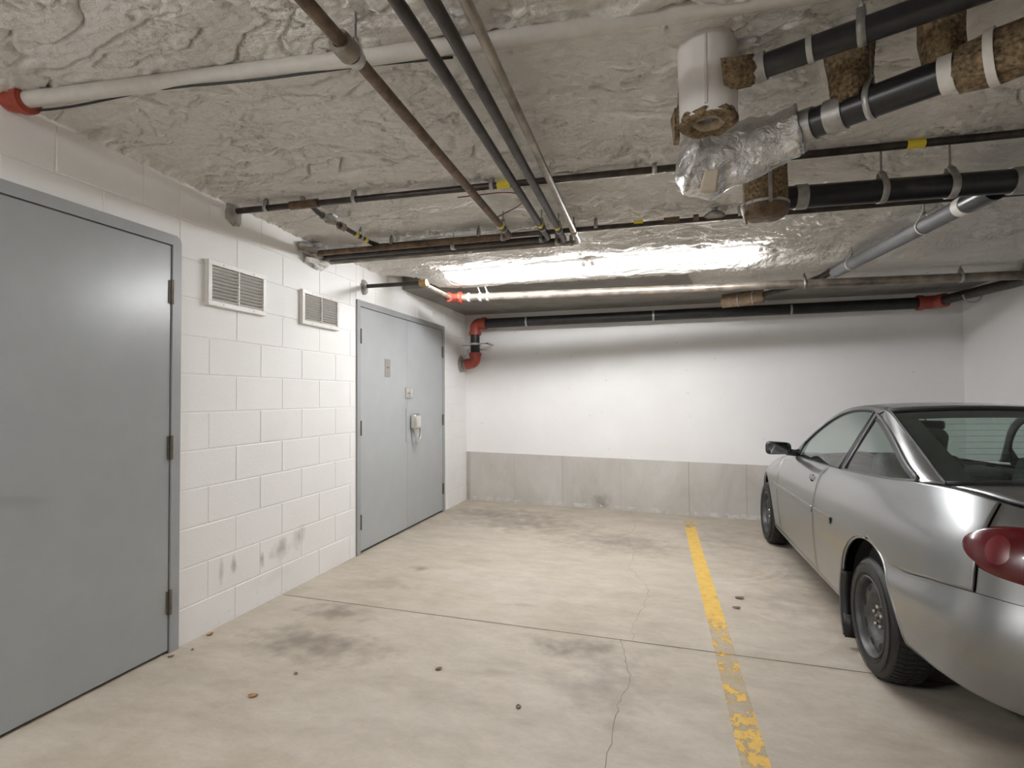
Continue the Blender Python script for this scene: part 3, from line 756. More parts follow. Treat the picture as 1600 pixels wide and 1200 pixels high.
bm = B(); ring_band(bm, (.19, 6.42, 1.925), (0, 0, 1), .057, .025, .004); box(bm, .03, .13, 6.40, 6.44, 1.905, 1.917); box(bm, .25, .36, 6.36, 6.42, 1.918, 1.932, .002, 1); box(bm, .34, .36, 6.36, YB + .01, 1.918, 1.932, .002, 1); obj('riser_clamp', bm, 'steel', t)
for x in (.84, 2.3, 3.7): band(t, (x, 6.42, 2.176), (1, 0, 0), .058, .02, 'steel', .004, 'strap')
bm = B(); tube(bm, [(4.85, 6.42, 2.186), (4.99, 6.42, 2.186), (5.05, 6.31, 2.19)], .066, 18, .05); ring_band(bm, (4.87, 6.42, 2.186), (1, 0, 0), .064, .045, .012); obj('red_elbow', bm, 'red', t, True, 50)
pipe(t, [(5.03, 6.34, 2.189), (5.245, 5.50, 2.20), (5.255, 5.25, 2.20)], .045, 'iron', .1, 'end_pipe')
bm = B(); pts = []
for k in range(14):
    a = math.pi * (1.0 + k / 13 * .95); pts.append(Vector((5.13 + .075 * math.cos(a), 6.0, 2.185 + .075 * math.sin(a))))
tube(bm, pts, .007, 8); obj('open_hook', bm, 'steel', t, True)
t = thing('corner_valve', 'small dark red valve hanging at the end of the sprinkler pipe', 'valve', (5.2, 5.3, 2.16))
bm = B(); lathe(bm, [(0, -.05), (.035, -.045), (.05, -.02), (.05, .02), (.035, .04), (0, .04)], 18, (5.18, 5.24, 2.15), (0, 0, 1)); obj('fitting_body', bm, 'red', t, True, 40)
pipe(t, [(5.18, 5.24, 2.19), (5.18, 5.24, 2.24)], .02, 'iron', name='nipple')

# white painted pipe with red elbow at the near left
t = thing('white_pipe', 'white painted pipe half sunk in the foam with a red elbow at the block wall', 'pipe', (.04, 1.53, 2.42))
pipe(t, [(.03, 1.535, 2.425), (1.8, 1.69, 2.425), (3.2, 1.80, 2.45)], .030, 'whitepaint', .2)
bm = B(); tube(bm, [(.09, 1.54, 2.425), (.0, 1.53, 2.42), (-.01, 1.50, 2.52)], .042, 16, .06); ring_band(bm, (.075, 1.54, 2.424), (1, .06, 0), .04, .03, .012); obj('red_elbow', bm, 'red', t, True, 50)
t = thing('black_cable', 'thin black cable sagging along the white painted pipe', 'cable', (.1, 1.5, 2.43))
P = []
for k in range(34):
    x = .12 + k * .05; P.append(Vector((x, 1.525 + x * .083 + .014 * math.sin(x * 5.0) + .012, 2.393 - .008 * math.sin(x * 7 + .6))))
bm = B(); tube(bm, P, .0045, 6); obj('cable_run', bm, 'cable', t, True)

# jacketed vertical drop with its cut end
CX, CY = 2.577, 1.92; CR = .092
t = thing('jacketed_drop_pipe', 'white jacketed vertical pipe with brown insulation showing at its cut end', 'pipe', (CX, CY, 2.16))
bm = B()
def wob(i, k): return 1 + .02 * math.sin(k * .9 + i) + .015 * math.sin(k * 2.3 + 1)
tube(bm, [(CX, CY, 2.166), (CX, CY, 2.26), (CX, CY, 2.34), (CX - .004, CY, 2.45)], CR, 28, 0, False, wob); obj('white_jacket', bm, 'jacket', t, True)
bm = B(); box(bm, CX - .018, CX - .010, CY - CR - .004, CY - CR + .02, 2.19, 2.42); obj('jacket_seam', bm, 'jacket', t)
bm = B(); lathe(bm, [(CR - .004, .02), (CR + .002, .004), (CR + .001, -.006), (CR * .86, -.012), (CR * .62, -.006), (CR * .5, .006)], 48, (CX, CY, 2.168), (0, 0, 1))
for v in bm.verts: v.co += .012 * noise.noise_vector(v.co * 22)
obj('insulation_ring', bm, 'wool', t, True)
bm = B(); lathe(bm, [(CR * .62, .002), (CR * .46, -.004), (CR * .34, .01), (CR * .32, .03), (0, .03)], 36, (CX, CY, 2.166), (0, 0, 1))
for v in bm.verts: v.co += .006 * noise.noise_vector(v.co * 30)
obj('insulation_core', bm, 'wool_pale', t, True)
bm = B(); lathe(bm, [(.026, .004), (.026, .03), (0, .03)], 18, (CX - .006, CY, 2.172), (0, 0, 1)); obj('pipe_bore', bm, 'zinc', t, True)
bm = B()
for (x, z0, z1) in ((CX - CR - .004, 2.20, 2.29), (CX - CR - .010, 2.13, 2.23)):
    bx = B(); box(bx, x - .008, x + .012, CY - .0, CY + .06, z0, z1)
    for v in bx.verts: v.co += .02 * noise.noise_vector(v.co * 14)
    merge(bm, bx)
obj('torn_edge', bm, 'wool', t)
# side outlet from the drop
t = thing('drain_branch', 'black branch pipe with steel collar leaving the jacketed drop pipe', 'pipe', (2.66, 1.88, 2.3))
P0, P1 = Vector((2.70, 1.875, 2.295)), Vector((XR + .02, .845, 2.35)); dd = (P1 - P0).normalized()
pipe(t, [P0, P1], .036, 'abs')
band(t, P0 + dd * .02, dd, .036, .055, 'collar', .006, 'steel_collar'); band(t, P0 + dd * .17, dd, .036, .016, 'steel', .004, 'strap')
bm = B(); tube(bm, [Vector((2.61, 1.86, 2.285)), P0 + dd * .005], [.050, .046], 18, 0, True, lambda i, k: 1 + .08 * math.sin(k * 2.1)); obj('wool_collar', bm, 'wool', t, True)
hanger(t, P0 + dd * .30, dd, .036, 'zinc')

# foil wrapped elbow and the black drain it carries
t = thing('foil_wrapped_elbow', 'crumpled foil insulation wrapped around a pipe elbow below the jacketed drop', 'insulation', (2.62, 2.2, 2.18))
E0, E1, E2 = Vector((2.50, 2.17, 2.185)), Vector((2.66, 2.225, 2.165)), Vector((2.90, 2.125, 2.205))
bm = B(); NU, NV = 46, 40; rows = []
for i in range(NU + 1):
    u = i / NU
    c = E0 * (1 - u) ** 2 + (E1 * 2) * u * (1 - u) + E2 * u * u
    dr = ((E1 - E0) * (1 - u) + (E2 - E1) * u).normalized(); sd = dr.cross(Vector((0, 0, 1))).normalized(); upv = sd.cross(dr)
    endf = 1 - max(0, .06 - u) / .06 * .45
    rr = (.112 - .036 * u) * endf
    row = []
    for k in range(NV):
        a = 2 * math.pi * k / NV
        # a pinched seam hangs down under the wrap
        down = max(0, math.cos(a - math.pi * 1.47)) ** 9
        q = rr * (1 + .62 * down * (1 - abs(u - .30) * 1.15))
        pt = c + sd * (math.cos(a) * q * 1.02) + upv * (math.sin(a) * q)
        pt += .016 * noise.noise_vector(pt * 11) + .007 * noise.noise_vector(pt * 34)
        row.append(pt)
    row.append(row[0]); rows.append(row)
V = grid_patch(bm, rows); bmesh.ops.remove_doubles(bm, verts=bm.verts[:], dist=1e-5)
bm.verts.ensure_lookup_table()
for rw_ in (rows[0], rows[-1]):
    cc = sum(rw_[:-1], Vector()) / NV; cv = bm.verts.new(cc)
    ring = [min((v for v in bm.verts if v is not cv), key=lambda v: (v.co - p).length_squared) for p in rw_[:-1]]
    for k in range(NV):
        try: bm.faces.new((ring[k], ring[(k + 1) % NV], cv))
        except ValueError: pass
bmesh.ops.recalc_face_normals(bm, faces=bm.faces[:])
obj('foil_wrap', bm, 'foil', t, True)
bm = B()   # square tape patch on the near lower face
rows2 = []
for i in range(7):
    u = .20 + .13 * i / 6; c = E0 * (1 - u) ** 2 + (E1 * 2) * u * (1 - u) + E2 * u * u
    dr = ((E1 - E0) * (1 - u) + (E2 - E1) * u).normalized(); sd = dr.cross(Vector((0, 0, 1))).normalized(); upv = sd.cross(dr); rr = (.112 - .036 * u)
    row = []
    for k in range(8):
        a = math.pi * 1.5 - (.22 + .62 * k / 7) * 1.0 if sd.y > 0 else math.pi * 1.5 + (.12 + .55 * k / 7)
        down = max(0, math.cos(a - math.pi * 1.47)) ** 9
        q = rr * (1 + .62 * down * (1 - abs(u - .30) * 1.15)) + .006
        sgn = 1
        pt = c + sd * (math.cos(a) * q * 1.02) + upv * (math.sin(a) * q)
        pt += .016 * noise.noise_vector(pt * 11)
        row.append(pt)
    rows2.append(row)
grid_patch(bm, rows2); tp = obj('tape_patch', bm, 'tape', t, True); md = tp.modifiers.new('thickness', 'SOLIDIFY'); md.thickness = .002

t = thing('drain_pipe', 'thick black drain pipe rising from the foil wrapped elbow to a wool wrapped end', 'pipe', (2.9, 2.11, 2.2))
P0, P1 = Vector((2.86, 2.14, 2.20)), Vector((XR + .02, .427, 2.215)); dd = (P1 - P0).normalized(); LN = (P1 - P0).length
pipe(t, [P0, P1], .049, 'abs')
band(t, P0 + dd * .06, dd, .049, .055, 'collar', .006, 'steel_collar'); band(t, P0 + dd * .155, dd, .049, .055, 'collar', .006, 'steel_collar')
hanger(t, P0 + dd * .255, dd, .049, 'steel', w=.018); band(t, P0 + dd * .455, dd, .049, .035, 'collar_w', .006, 'white_collar')
bm = B(); q0, q1 = P0 + dd * .475, P0 + dd * .80
tube(bm, [q0, q0 + dd * .08, q0 + dd * .2, q1], [.062, .070, .072, .066], 22, 0, True, lambda i, k: 1 + .07 * math.sin(k * 1.7 + i * 2))
for v in bm.verts: v.co += .014 * noise.noise_vector(v.co * 25)
obj('wool_wrap', bm, 'wool', t, True)
band(t, P0 + dd * .555, dd, .072, .022, 'collar_w', .006, 'white_strap')
t = thing('wool_sleeve', 'brown mineral wool sleeve around a drop into the thick black drain pipe', 'insulation', (3.02, 1.99, 2.25))
bm = B(); q = P0 + dd * .205
tube(bm, [q + Vector((0, 0, .01)), q + Vector((-.005, .005, .09)), q + Vector((-.01, .01, .16)), q + Vector((-.01, .01, .25))], [.056, .062, .066, .075], 22, 0, True, lambda i, k: 1 + .1 * math.sin(k * 1.9 + i))
for v in bm.verts: v.co += .016 * noise.noise_vector(v.co * 24)
obj('wool', bm, 'wool', t, True)
bm = B(); ring_band(bm, q + Vector((-.055, .02, .015)), (1, .3, .4), .018, .012, .004); obj('foil_scrap', bm, 'foil', t, True)
t = thing('wool_sleeve', 'brown mineral wool sleeve up at the ceiling beside the white strapped wool wrap', 'insulation', (3.2, 1.75, 2.35))
bm = B(); q = P0 + dd * .45
tube(bm, [q + Vector((0, 0.01, .03)), q + Vector((0, .02, .12)), q + Vector((.0, .02, .24))], [.05, .055, .06], 20, 0, True, lambda i, k: 1 + .1 * math.sin(k * 2.1 + i))
for v in bm.verts: v.co += .012 * noise.noise_vector(v.co * 24)
obj('wool', bm, 'wool', t, True)

# wool wrapped drop that feeds the long black drain
t = thing('wool_wrapped_drop', 'brown wool wrapped vertical drop pipe beside the foil elbow', 'insulation', (2.885, 2.80, 2.1))
bm = B(); tube(bm, [(2.885, 2.80, 2.13), (2.885, 2.80, 2.20), (2.885, 2.80, 2.30), (2.885, 2.80, 2.46)], .096, 28, 0, True, lambda i, k: 1 + .03 * math.sin(k * 1.6 + i))
for v in bm.verts: v.co += .010 * noise.noise_vector(v.co * 24)
obj('wool_wrap', bm, 'wool', t, True)
bm = B(); lathe(bm, [(0, -.03), (.075, -.028), (.10, -.012), (.105, .03), (.099, .045)], 28, (2.885, 2.80, 2.125), (0, 0, 1))
for v in bm.verts: v.co += .010 * noise.noise_vector(v.co * 20)
obj('end_cap', bm, 'iron_rust', t, True)
band(t, (2.885, 2.80, 2.155), (0, 0, 1), .098, .012, 'steel', .008, 'strap')
bm = B(); box(bm, 2.885, 2.90, 2.693, 2.705, 2.14, 2.40); obj('drip_seam', bm, 'collar', t)
bm = B()
for k in range(1): tube(bm, [(2.80, 2.755, 2.12), (2.795, 2.75, 2.09), (2.80, 2.752, 2.06)], [.012, .009, .003], 6)
obj('loose_fibres', bm, 'wool', t)
t = thing('drain_pipe', 'long black drain pipe on steel straps leaving the wool wrapped drop', 'pipe', (2.95, 2.83, 2.2))
P0, P1 = Vector((2.93, 2.835, 2.195)), Vector((XR + .02, 3.0, 2.20)); dd = (P1 - P0).normalized()
pipe(t, [P0, P1], .052, 'abs')
band(t, P0 + dd * .115, dd, .052, .05, 'collar', .005, 'steel_collar')
hanger(t, P0 + dd * .455, dd, .052, 'collar', w=.028); hanger(t, P0 + dd * .73, dd, .052, 'collar', w=.032)
band(t, P0 + dd * .985, dd, .052, .055, 'collar', .007, 'steel_collar')
bm = B(); tube(bm, [P0 + dd * 1.015, P1], .056, 18); obj('rust_pipe', bm, 'iron_rust', t, True, 40)
# grey PVC branch
t = thing('grey_branch_pipe', 'grey plastic branch pipe sloping from the long black drain toward the back wall', 'pipe', (3.87, 3.08, 2.19))
P0, P1 = Vector((3.855, 3.06, 2.19)), Vector((3.74, 4.95, 2.25)); dd = (P1 - P0).normalized()
pipe(t, [P0, P1], .042, 'pvc')
band(t, P0 + dd * .14, dd, .042, .06, 'collar_w', .006, 'white_collar')
bm = B(); tube(bm, [P0 - dd * .1, P0 + dd * .1], .048, 18); obj('hub', bm, 'abs', t, True, 40)
hanger(t, P0 + dd * .52, dd, .042, 'collar_w', w=.012); hanger(t, P0 + dd * 1.56, dd, .042, 'collar_w', w=.012)
pipe(t, [P1 - dd * .05, (3.73, 5.05, 2.273), (3.70, 5.38, 2.275), (3.30, 5.80, 2.235)], .026, 'iron', .08, 'iron_tail')
t = thing('paper_wrapped_pipe', 'brown wrapped pipe end with wire ties behind the sprinkler pipe', 'insulation', (3.12, 5.85, 2.22))
bm = B(); tube(bm, [(3.34, 5.78, 2.225), (3.2, 5.84, 2.22), (2.98, 5.9, 2.215)], [.062, .068, .066], 20, 0, True, lambda i, k: 1 + .05 * math.sin(k * 1.8 + i))
for v in bm.verts: v.co += .010 * noise.noise_vector(v.co * 22)
obj('paper_wrap', bm, 'tape', t, True); M['tape_brown'] = plain('brown_wrap_paper', (.24, .17, .11), .8, var=.3, scale=25)
t.children[0].data.materials[0] = M['tape_brown']
for s in (.25, .6): band(t, Vector((3.34, 5.78, 2.225)).lerp(Vector((2.98, 5.9, 2.215)), s), (-.9, .3, 0), .069, .006, 'steel', .004, 'wire_tie')

# ------------------------------------------------------------------ the parked car (local axes: x forward from rear axle, y left, z up)
car = thing('car', 'silver two door coupe parked nose to the back wall', 'car')
PLAN = [(3.62, 0), (3.60, .30), (3.50, .55), (3.25, .735), (2.95, .815), (2.5, .852), (1.95, .863), (1.4, .867), (.85, .867), (.35, .865), (0, .862), (-.32, .850), (-.60, .815), (-.80, .755), (-.94, .64), (-1.03, .46), (-1.07, .24), (-1.08, 0)]
#        hb,    dtop
TOP = [(.68, .10), (.69, .12), (.71, .14), (.765, .15), (.82, .14), (.885, .12), (.945, .09), (.963, .088), (.978, .088), (1.0, .09), (1.022, .10), (1.052, .118), (1.060, .135), (1.045, .14), (1.03, .14), (1.02, .13), (1.015, .12), (1.015, .12)]
def station_profile(i):
    hb, dt = TOP[i]; s = PLAN[i][0]
    h = [.185, .225, .40, .58, .58 + (hb - .58) * .40, .58 + (hb - .58) * .70, .58 + (hb - .58) * .90, hb]
    d = [.16, .05, .014, .0, .004, dt * .30, dt * .62, dt]
    k = min(1, max(0, (.12 - s) / .38))        # rear bumper shape
    hr = [.26 + .02 * k, .28 + .02 * k, .42, .565, .655 + .05 * min(1, max(0, (-.3 - s) / .5)), .83, .95, hb]; dr = [.16, .035, -.010, -.020, .008, .028, .075, dt]
    kf = min(1, max(0, (s - 2.9) / .4))
    hf = [.20, .22, .34, .46, .54, .60, .645, hb]; df = [.16, .04, .0, -.01, .0, .01, .05, dt]
    h = [a * (1 - k) + c * k for a, c in zip(h, hr)]; d = [a * (1 - k) + c * k for a, c in zip(d, dr)]
    h = [a * (1 - kf) + c * kf for a, c in zip(h, hf)]; d = [a * (1 - kf) + c * kf for a, c in zip(d, df)]
    return d, h
GRID = []
for i, (s, w) in enumerate(PLAN):
    a = Vector((*PLAN[max(i - 1, 0)], 0)); c = Vector((*PLAN[min(i + 1, len(PLAN) - 1)], 0))
    if i == 0: tdir = Vector((0, 1, 0))
    elif i == len(PLAN) - 1: tdir = Vector((0, -1, 0))
    else: tdir = (c - a).normalized()
    nrm = Vector((-tdir.y, tdir.x, 0)); nrm = nrm if nrm.dot(Vector((1.3 - s, -w, 0))) > 0 or w == 0 else -nrm
    if i == 0: nrm = Vector((-1, 0, 0))
    if i == len(PLAN) - 1: nrm = Vector((1, 0, 0))
    d, h = station_profile(i)
    GRID.append([Vector((s + nrm.x * dd_, max(w + nrm.y * dd_, 0), hh_)) for dd_, hh_ in zip(d, h)])
def cr(p0, p1, p2, p3, t):
    return .5 * ((2 * p1) + (-p0 + p2) * t + (2 * p0 - 5 * p1 + 4 * p2 - p3) * t * t + (-p0 + 3 * p1 - 3 * p2 + p3) * t ** 3)
def SURF(u, v):
    """u in station index units, v in profile index units"""
    n, m_ = len(GRID), 8
    u = min(max(u, 0), n - 1.0001); v = min(max(v, 0), m_ - 1.0001); i, j = int(u), int(v); fu, fv = u - i, v - j
    def row(ii):
        ii2 = ii
        if ii < 0: q = GRID[1]; return [Vector((p.x, -p.y, p.z)) for p in q]
        if ii >= n: q = GRID[n - 2]; return [Vector((p.x, -p.y, p.z)) for p in q]
        return GRID[ii2]
    pts = []
    for ii in (i - 1, i, i + 1, i + 2):
        r = row(ii); g = lambda k: r[k] if 0 <= k < m_ else (r[0] * 2 - r[1] if k < 0 else r[m_ - 1] * 2 - r[m_ - 2])
        pts.append(cr(g(j - 1), g(j), g(j + 1), g(j + 2), fv))
    return cr(*pts, fu)
def u_of_s(s):
    """station index where the plan curve has this s (side part)"""
    for i in range(len(PLAN) - 1):
        a, c = PLAN[i][0], PLAN[i + 1][0]
        if a >= s >= c: return i + (a - s) / (a - c)
    return 0 if s > 3 else len(PLAN) - 1
def flip(p): return Vector((p.x, -p.y, p.z))
ARCH = ((0.0, .300, .405), (2.75, .290, .395))
def clip_arch(bm, extra=0.0):
    for cx, cz, rr in ARCH:
        rr += extra
        inside = lambda v: (v.co.x - cx) ** 2 + (v.co.z - cz) ** 2 < rr * rr
        kill = [f for f in bm.faces if all(inside(v) for v in f.verts)]
        bmesh.ops.delete(bm, geom=kill, context='FACES')
        for v in [v for v in bm.verts if v.link_faces and inside(v)]:
            dx, dz = v.co.x - cx, v.co.z - cz; L = math.hypot(dx, dz) or 1e-6
            v.co.x = cx + dx / L * rr; v.co.z = cz + dz / L * rr
        bmesh.ops.delete(bm, geom=[v for v in bm.verts if not v.link_faces], context='VERTS')
def panel(name, ua, ub, va, vb, mat='paint', nu=40, nv=24, arch=False, below=None):
    """ua(v), ub(v) are seam curves in u; built on both sides of the car"""
    out = []
    for sd in (1, -1):
        bm = B(); rows = []
        for j in range(nv + 1):
            v = va + (vb - va) * j / nv; r = []
            A_, C_ = (ua(v) if callable(ua) else ua), (ub(v) if callable(ub) else ub)
            for i in range(nu + 1):
                p = SURF(A_ + (C_ - A_) * i / nu, v); r.append(p if sd > 0 else flip(p))
            rows.append(r)
        V_ = grid_patch(bm, rows)
        if below:    # cut away under the bumper seam behind the wheel
            bad = {v for j, r_ in enumerate(V_) for v in r_ if va + (vb - va) * j / nv < below - .01}
            bmesh.ops.delete(bm, geom=[f for f in bm.faces if any(v in bad for v in f.verts) and f.calc_center_median().x < -.02], context='FACES')
        if arch: clip_arch(bm)
        if sd > 0: bmesh.ops.reverse_faces(bm, faces=bm.faces[:])
        o = obj(name, bm, mat, car, True); md = o.modifiers.new('sheet', 'SOLIDIFY'); md.thickness = .012; md.offset = -1
        out.append(o)
    return out
UG = .011
SEAM_DOOR_R = lambda v: u_of_s(.93 - .05 * max(0, (v - 4.5) / 2.5) ** 2 - .0 * v + .02 * max(0, (2.5 - v)) * .3 - .035 * math.exp(-((v - 2.5) / 1.4) ** 2) * 0)
SEAM_DOOR_F = lambda v: u_of_s(2.13 + .02 * (v - 4))
uq = u_of_s(-.80) ; un = len(PLAN) - 1
panel('door_panel', lambda v: SEAM_DOOR_F(v) + UG, lambda v: SEAM_DOOR_R(v) - UG, 1.25, 7, nu=30, nv=30)
panel('rocker_panel', u_of_s(2.45), u_of_s(.42), .0, 1.22, nu=30, nv=8)
panel('front_fender', u_of_s(3.12), lambda v: SEAM_DOOR_F(v) - UG, 1.25, 7, nu=50, nv=44, arch=True)
panel('front_fender_tip', u_of_s(3.45), u_of_s(3.12), 4.2, 7, nu=14, nv=18)
panel('quarter_panel', lambda v: SEAM_DOOR_R(v) + UG, uq - UG * 1.5, 1.25, 7, nu=80, nv=69, arch=True, below=4.0)
def bumper(name, u0, u1, va, vb, mat='paint', nu=90, nv=34, arch=True):
    bm = B(); rows = []
    for j in range(nv + 1):
        v = va + (vb - va) * j / nv; r = [SURF(u0 + (u1 - u0) * i / nu, v) for i in range(nu + 1)]
        r2 = [flip(p) for p in (r[:-1][::-1] if u1 >= un - .01 else r[1:][::-1])]
        rows.append(r + r2 if u1 >= un - .01 else r2 + r)
    grid_patch(bm, rows)
    if arch: clip_arch(bm)
    bmesh.ops.recalc_face_normals(bm, faces=bm.faces[:])
    o = obj(name, bm, mat, car, True); return o
rb = bumper('rear_bumper', u_of_s(-.10), un, 0.0, 3.97, nu=100)
bumper('rear_panel', uq + UG, un, 3.99, 7, nu=60, arch=False)
bumper('front_bumper', 0.0, u_of_s(3.12), 0.0, 4.15, nu=60)
bumper('front_panel', 0.0, u_of_s(3.45), 4.2, 7, nu=20, arch=False)

# deck lid and hood: crowned sheets between the two shoulder lines
def crown_sheet(name, ulist, v, rise, inset, mat='paint', n=30, smax=None):
    bm = B(); rows = []
    for u in ulist:
        p = SURF(u, v); q = SURF(u, v - .12); tdir = (p - q); sl = tdir.z / max(1e-4, abs(tdir.y) + abs(tdir.x))
        r = []
        for k in range(n + 1):
            f = -1 + 2 * k / n
            y = p.y * f
            z = p.z + rise * max(0, 1 - f * f) ** .9
            r.append(Vector((p.x, y, z)))
        rows.append(r)
    grid_patch(bm, rows)
    bmesh.ops.recalc_face_normals(bm, faces=bm.faces[:])
    if sum((f.normal.z for f in bm.faces), 0) < 0: bmesh.ops.reverse_faces(bm, faces=bm.faces[:])
    return obj(name, bm, mat, car, True)
us = [u_of_s(-.34) + (un - 1.2 - u_of_s(-.34)) * i / 30 for i in range(31)]
deck = crown_sheet('deck_surround', us, 6.98, .035, 0)
hood = crown_sheet('hood', [.9 + (u_of_s(2.02) - .9) * i / 40 for i in range(41)], 6.98, .06, 0)
# lid seam seen from the side: raised lid sheet a little inboard
bm = B(); rows = []
lid_edge = []
for i in range(31):
    t_ = i / 30; s = -.45 - .54 * t_; yy = .665 - .09 * t_ - .15 * t_ ** 4; p = SURF(min(u_of_s(s), un - 1.3), 6.98)
    r = []
    for k in range(25):
        f = -1 + k / 12; z = p.z + .035 * max(0, 1 - (f * yy / max(p.y, .3)) ** 2) ** .9 + .004 - .02 * t_ ** 8
        r.append(Vector((s, yy * f, z)))
    rows.append(r); lid_edge.append(r[-1])
grid_patch(bm, rows); bmesh.ops.recalc_face_normals(bm, faces=bm.faces[:])
if sum((f.normal.z for f in bm.faces), 0) < 0: bmesh.ops.reverse_faces(bm, faces=bm.faces[:])
lid = obj('boot_lid', bm, 'paint', car, True); md = lid.modifiers.new('sheet', 'SOLIDIFY'); md.thickness = .006; md.offset = -1
for sd in (1, -1):
    bm = B(); tube(bm, [Vector((p.x, sd * (p.y + .006), p.z - .004)) for p in lid_edge], .004, 6); obj('lid_gap', bm, 'rubber', lid, True)

# greenhouse
def gw(s, h):
    """half width of the cabin side at height h"""
    W = SURF(u_of_s(s), 7).y; t_ = max(0, (h - SURF(u_of_s(s), 7).z) / .37)
    return W - .195 * t_ ** 1.12 - .0
def crv(pts, n):
    P = [Vector((a, c, 0)) for a, c in pts]; out = []
    for k in range(n + 1):
        x = k / n * (len(P) - 1); i = min(int(x), len(P) - 2); f = x - i
        g = lambda q: P[min(max(q, 0), len(P) - 1)]
        q = cr(g(i - 1), g(i), g(i + 1), g(i + 2), f); out.append((q.x, q.y))
    return out
def on_side(s, h, off=0.0): return Vector((s, gw(s, h) + off, h))
def belt(s): return SURF(u_of_s(s), 7).z
win_top = [(1.86, .975), (1.74, 1.115), (1.56, 1.235), (1.36, 1.318), (1.15, 1.358), (.92, 1.371), (.735, 1.368)]
q_top = [(.655, 1.352), (.51, 1.320), (.31, 1.264), (.10, 1.195), (-.10, 1.122), (-.265, 1.070)]
rail = [(2.00, .965), (1.80, 1.125), (1.60, 1.262), (1.38, 1.352), (1.15, 1.391), (.90, 1.402), (.56, 1.386)]
def side_patch(name, bot, top, n, mat, nv=10, off=0.0, thick=.004, arch=False):
    for sd in (1, -1):
        bm = B(); rows = []
        for j in range(nv + 1):
            f = j / nv; r = []
            for (s0, h0), (s1, h1) in zip(bot, top):
                s, h = s0 + (s1 - s0) * f, h0 + (h1 - h0) * f; p = on_side(s, h, off); r.append(p if sd > 0 else flip(p))
            rows.append(r)
        grid_patch(bm, rows); bmesh.ops.recalc_face_normals(bm, faces=bm.faces[:])
        if sum((f.normal.y * f.calc_area() for f in bm.faces), 0) * sd < 0: bmesh.ops.reverse_faces(bm, faces=bm.faces[:])
        o = obj(name, bm, mat, car, True)
        if thick: md = o.modifiers.new('sheet', 'SOLIDIFY'); md.thickness = thick; md.offset = -1
NN = 36
wt = crv(win_top, NN); wb = [(1.86 + (.735 - 1.86) * k / NN, 0) for k in range(NN + 1)]; wb = [(s, belt(s) + .004) for s, _ in wb]
side_patch('door_glass', wb, wt, NN, 'glass', 12, -.006, 0)
qt = crv(q_top, NN); qb = [(.655 + (-.265 - .655) * k / NN, 0) for k in range(NN + 1)]; qb = [(s, belt(s) + .004) for s, _ in qb]
side_patch('quarter_glass', qb, qt, NN, 'glass', 12, -.006, 0)
side_patch('quarter_glass_border', [(s + .05 - .03 * k / NN, max(h - .022, belt(s + .02) + .003)) for k, (s, h) in enumerate(qt)], qt, NN, 'black', 3, -.004, 0)
# B pillar, blacked out
side_patch('b_pillar', [(.735, belt(.73)), (.70, belt(.7)), (.655, belt(.65))], [(.735, 1.368), (.70, 1.361), (.655, 1.352)], 2, 'black', 12, -.002, .01)
# header strip / A pillar from the glass edge to the roof rail
side_patch('roof_side_rail', crv(win_top + [(.655, 1.352)], NN), crv(rail, NN), NN, 'paint', 5, .002, .012)
# C pillar between quarter glass and rear window
rg_edge = [(.56, 1.386), (.44, 1.366), (.16, 1.268), (-.09, 1.178), (-.30, 1.100), (-.40, 1.068)]
def on_rear(s, h):
    f = (1.386 - h) / .32; y = .575 + .095 * min(1, max(0, f)) ; return Vector((s, y, h))
RE = [on_rear(*q) for q in crv(rg_edge, NN)]
for sd in (1, -1):
    bm = B(); rows = []
    QT = [on_side(s, h, .002) for s, h in crv([(.56, 1.386)] + [(.655, 1.352)] * 0 + [(.50, 1.324), (.31, 1.274), (.10, 1.205), (-.10, 1.132), (-.30, 1.052)], NN)]
    for j in range(9):
        f = j / 8; r = []
        for a, c in zip(QT, RE):
            p = a.lerp(c, f); p.y += .006 * math.sin(math.pi * f); p.z += .004 * math.sin(math.pi * f); r.append(p if sd > 0 else flip(p))
        rows.append(r)
    grid_patch(bm, rows); bmesh.ops.recalc_face_normals(bm, faces=bm.faces[:])
    if sum((f.normal.y * f.calc_area() for f in bm.faces), 0) * sd < 0: bmesh.ops.reverse_faces(bm, faces=bm.faces[:])
    o = obj('c_pillar', bm, 'paint', car, True); md = o.modifiers.new('sheet', 'SOLIDIFY'); md.thickness = .012; md.offset = -1
    # shoulder fill between pillar foot and deck
    bm = B(); tube(bm, [p if sd > 0 else flip(p) for p in RE], .008, 8); obj('rear_glass_seal', bm, 'rubber', car, True)
    fl_ = lambda L: [p if sd > 0 else flip(p) for p in L]
    loopd = [on_side(s, h, -.001) for s, h in wt] + [on_side(s, h, -.001) for s, h in wb[::-1]] + [on_side(*wt[0], -.001)]
    bm = B(); tube(bm, fl_(loopd), .009, 6, 0, False); obj('door_glass_seal', bm, 'rubber', car, True)
    loopq = [on_side(s, h, -.001) for s, h in qt] + [on_side(s, h, -.001) for s, h in qb[::-1]] + [on_side(*qt[0], -.001)]
    bm = B(); tube(bm, fl_(loopq), .013, 6, 0, False); obj('quarter_glass_seal', bm, 'trim', car, True)
    bm = B(); rows = []
    for j in range(5):
        rows.append(fl_([SURF(u_of_s(1.92 - 2.20 * k / 40), 6.76 + .24 * j / 4) + Vector((0, .007, .004)) for k in range(41)]))
    grid_patch(bm, rows); bmesh.ops.recalc_face_normals(bm, faces=bm.faces[:])
    o = obj('belt_moulding', bm, 'trim', car, True); md = o.modifiers.new('sheet', 'SOLIDIFY'); md.thickness = .006; md.offset = 0
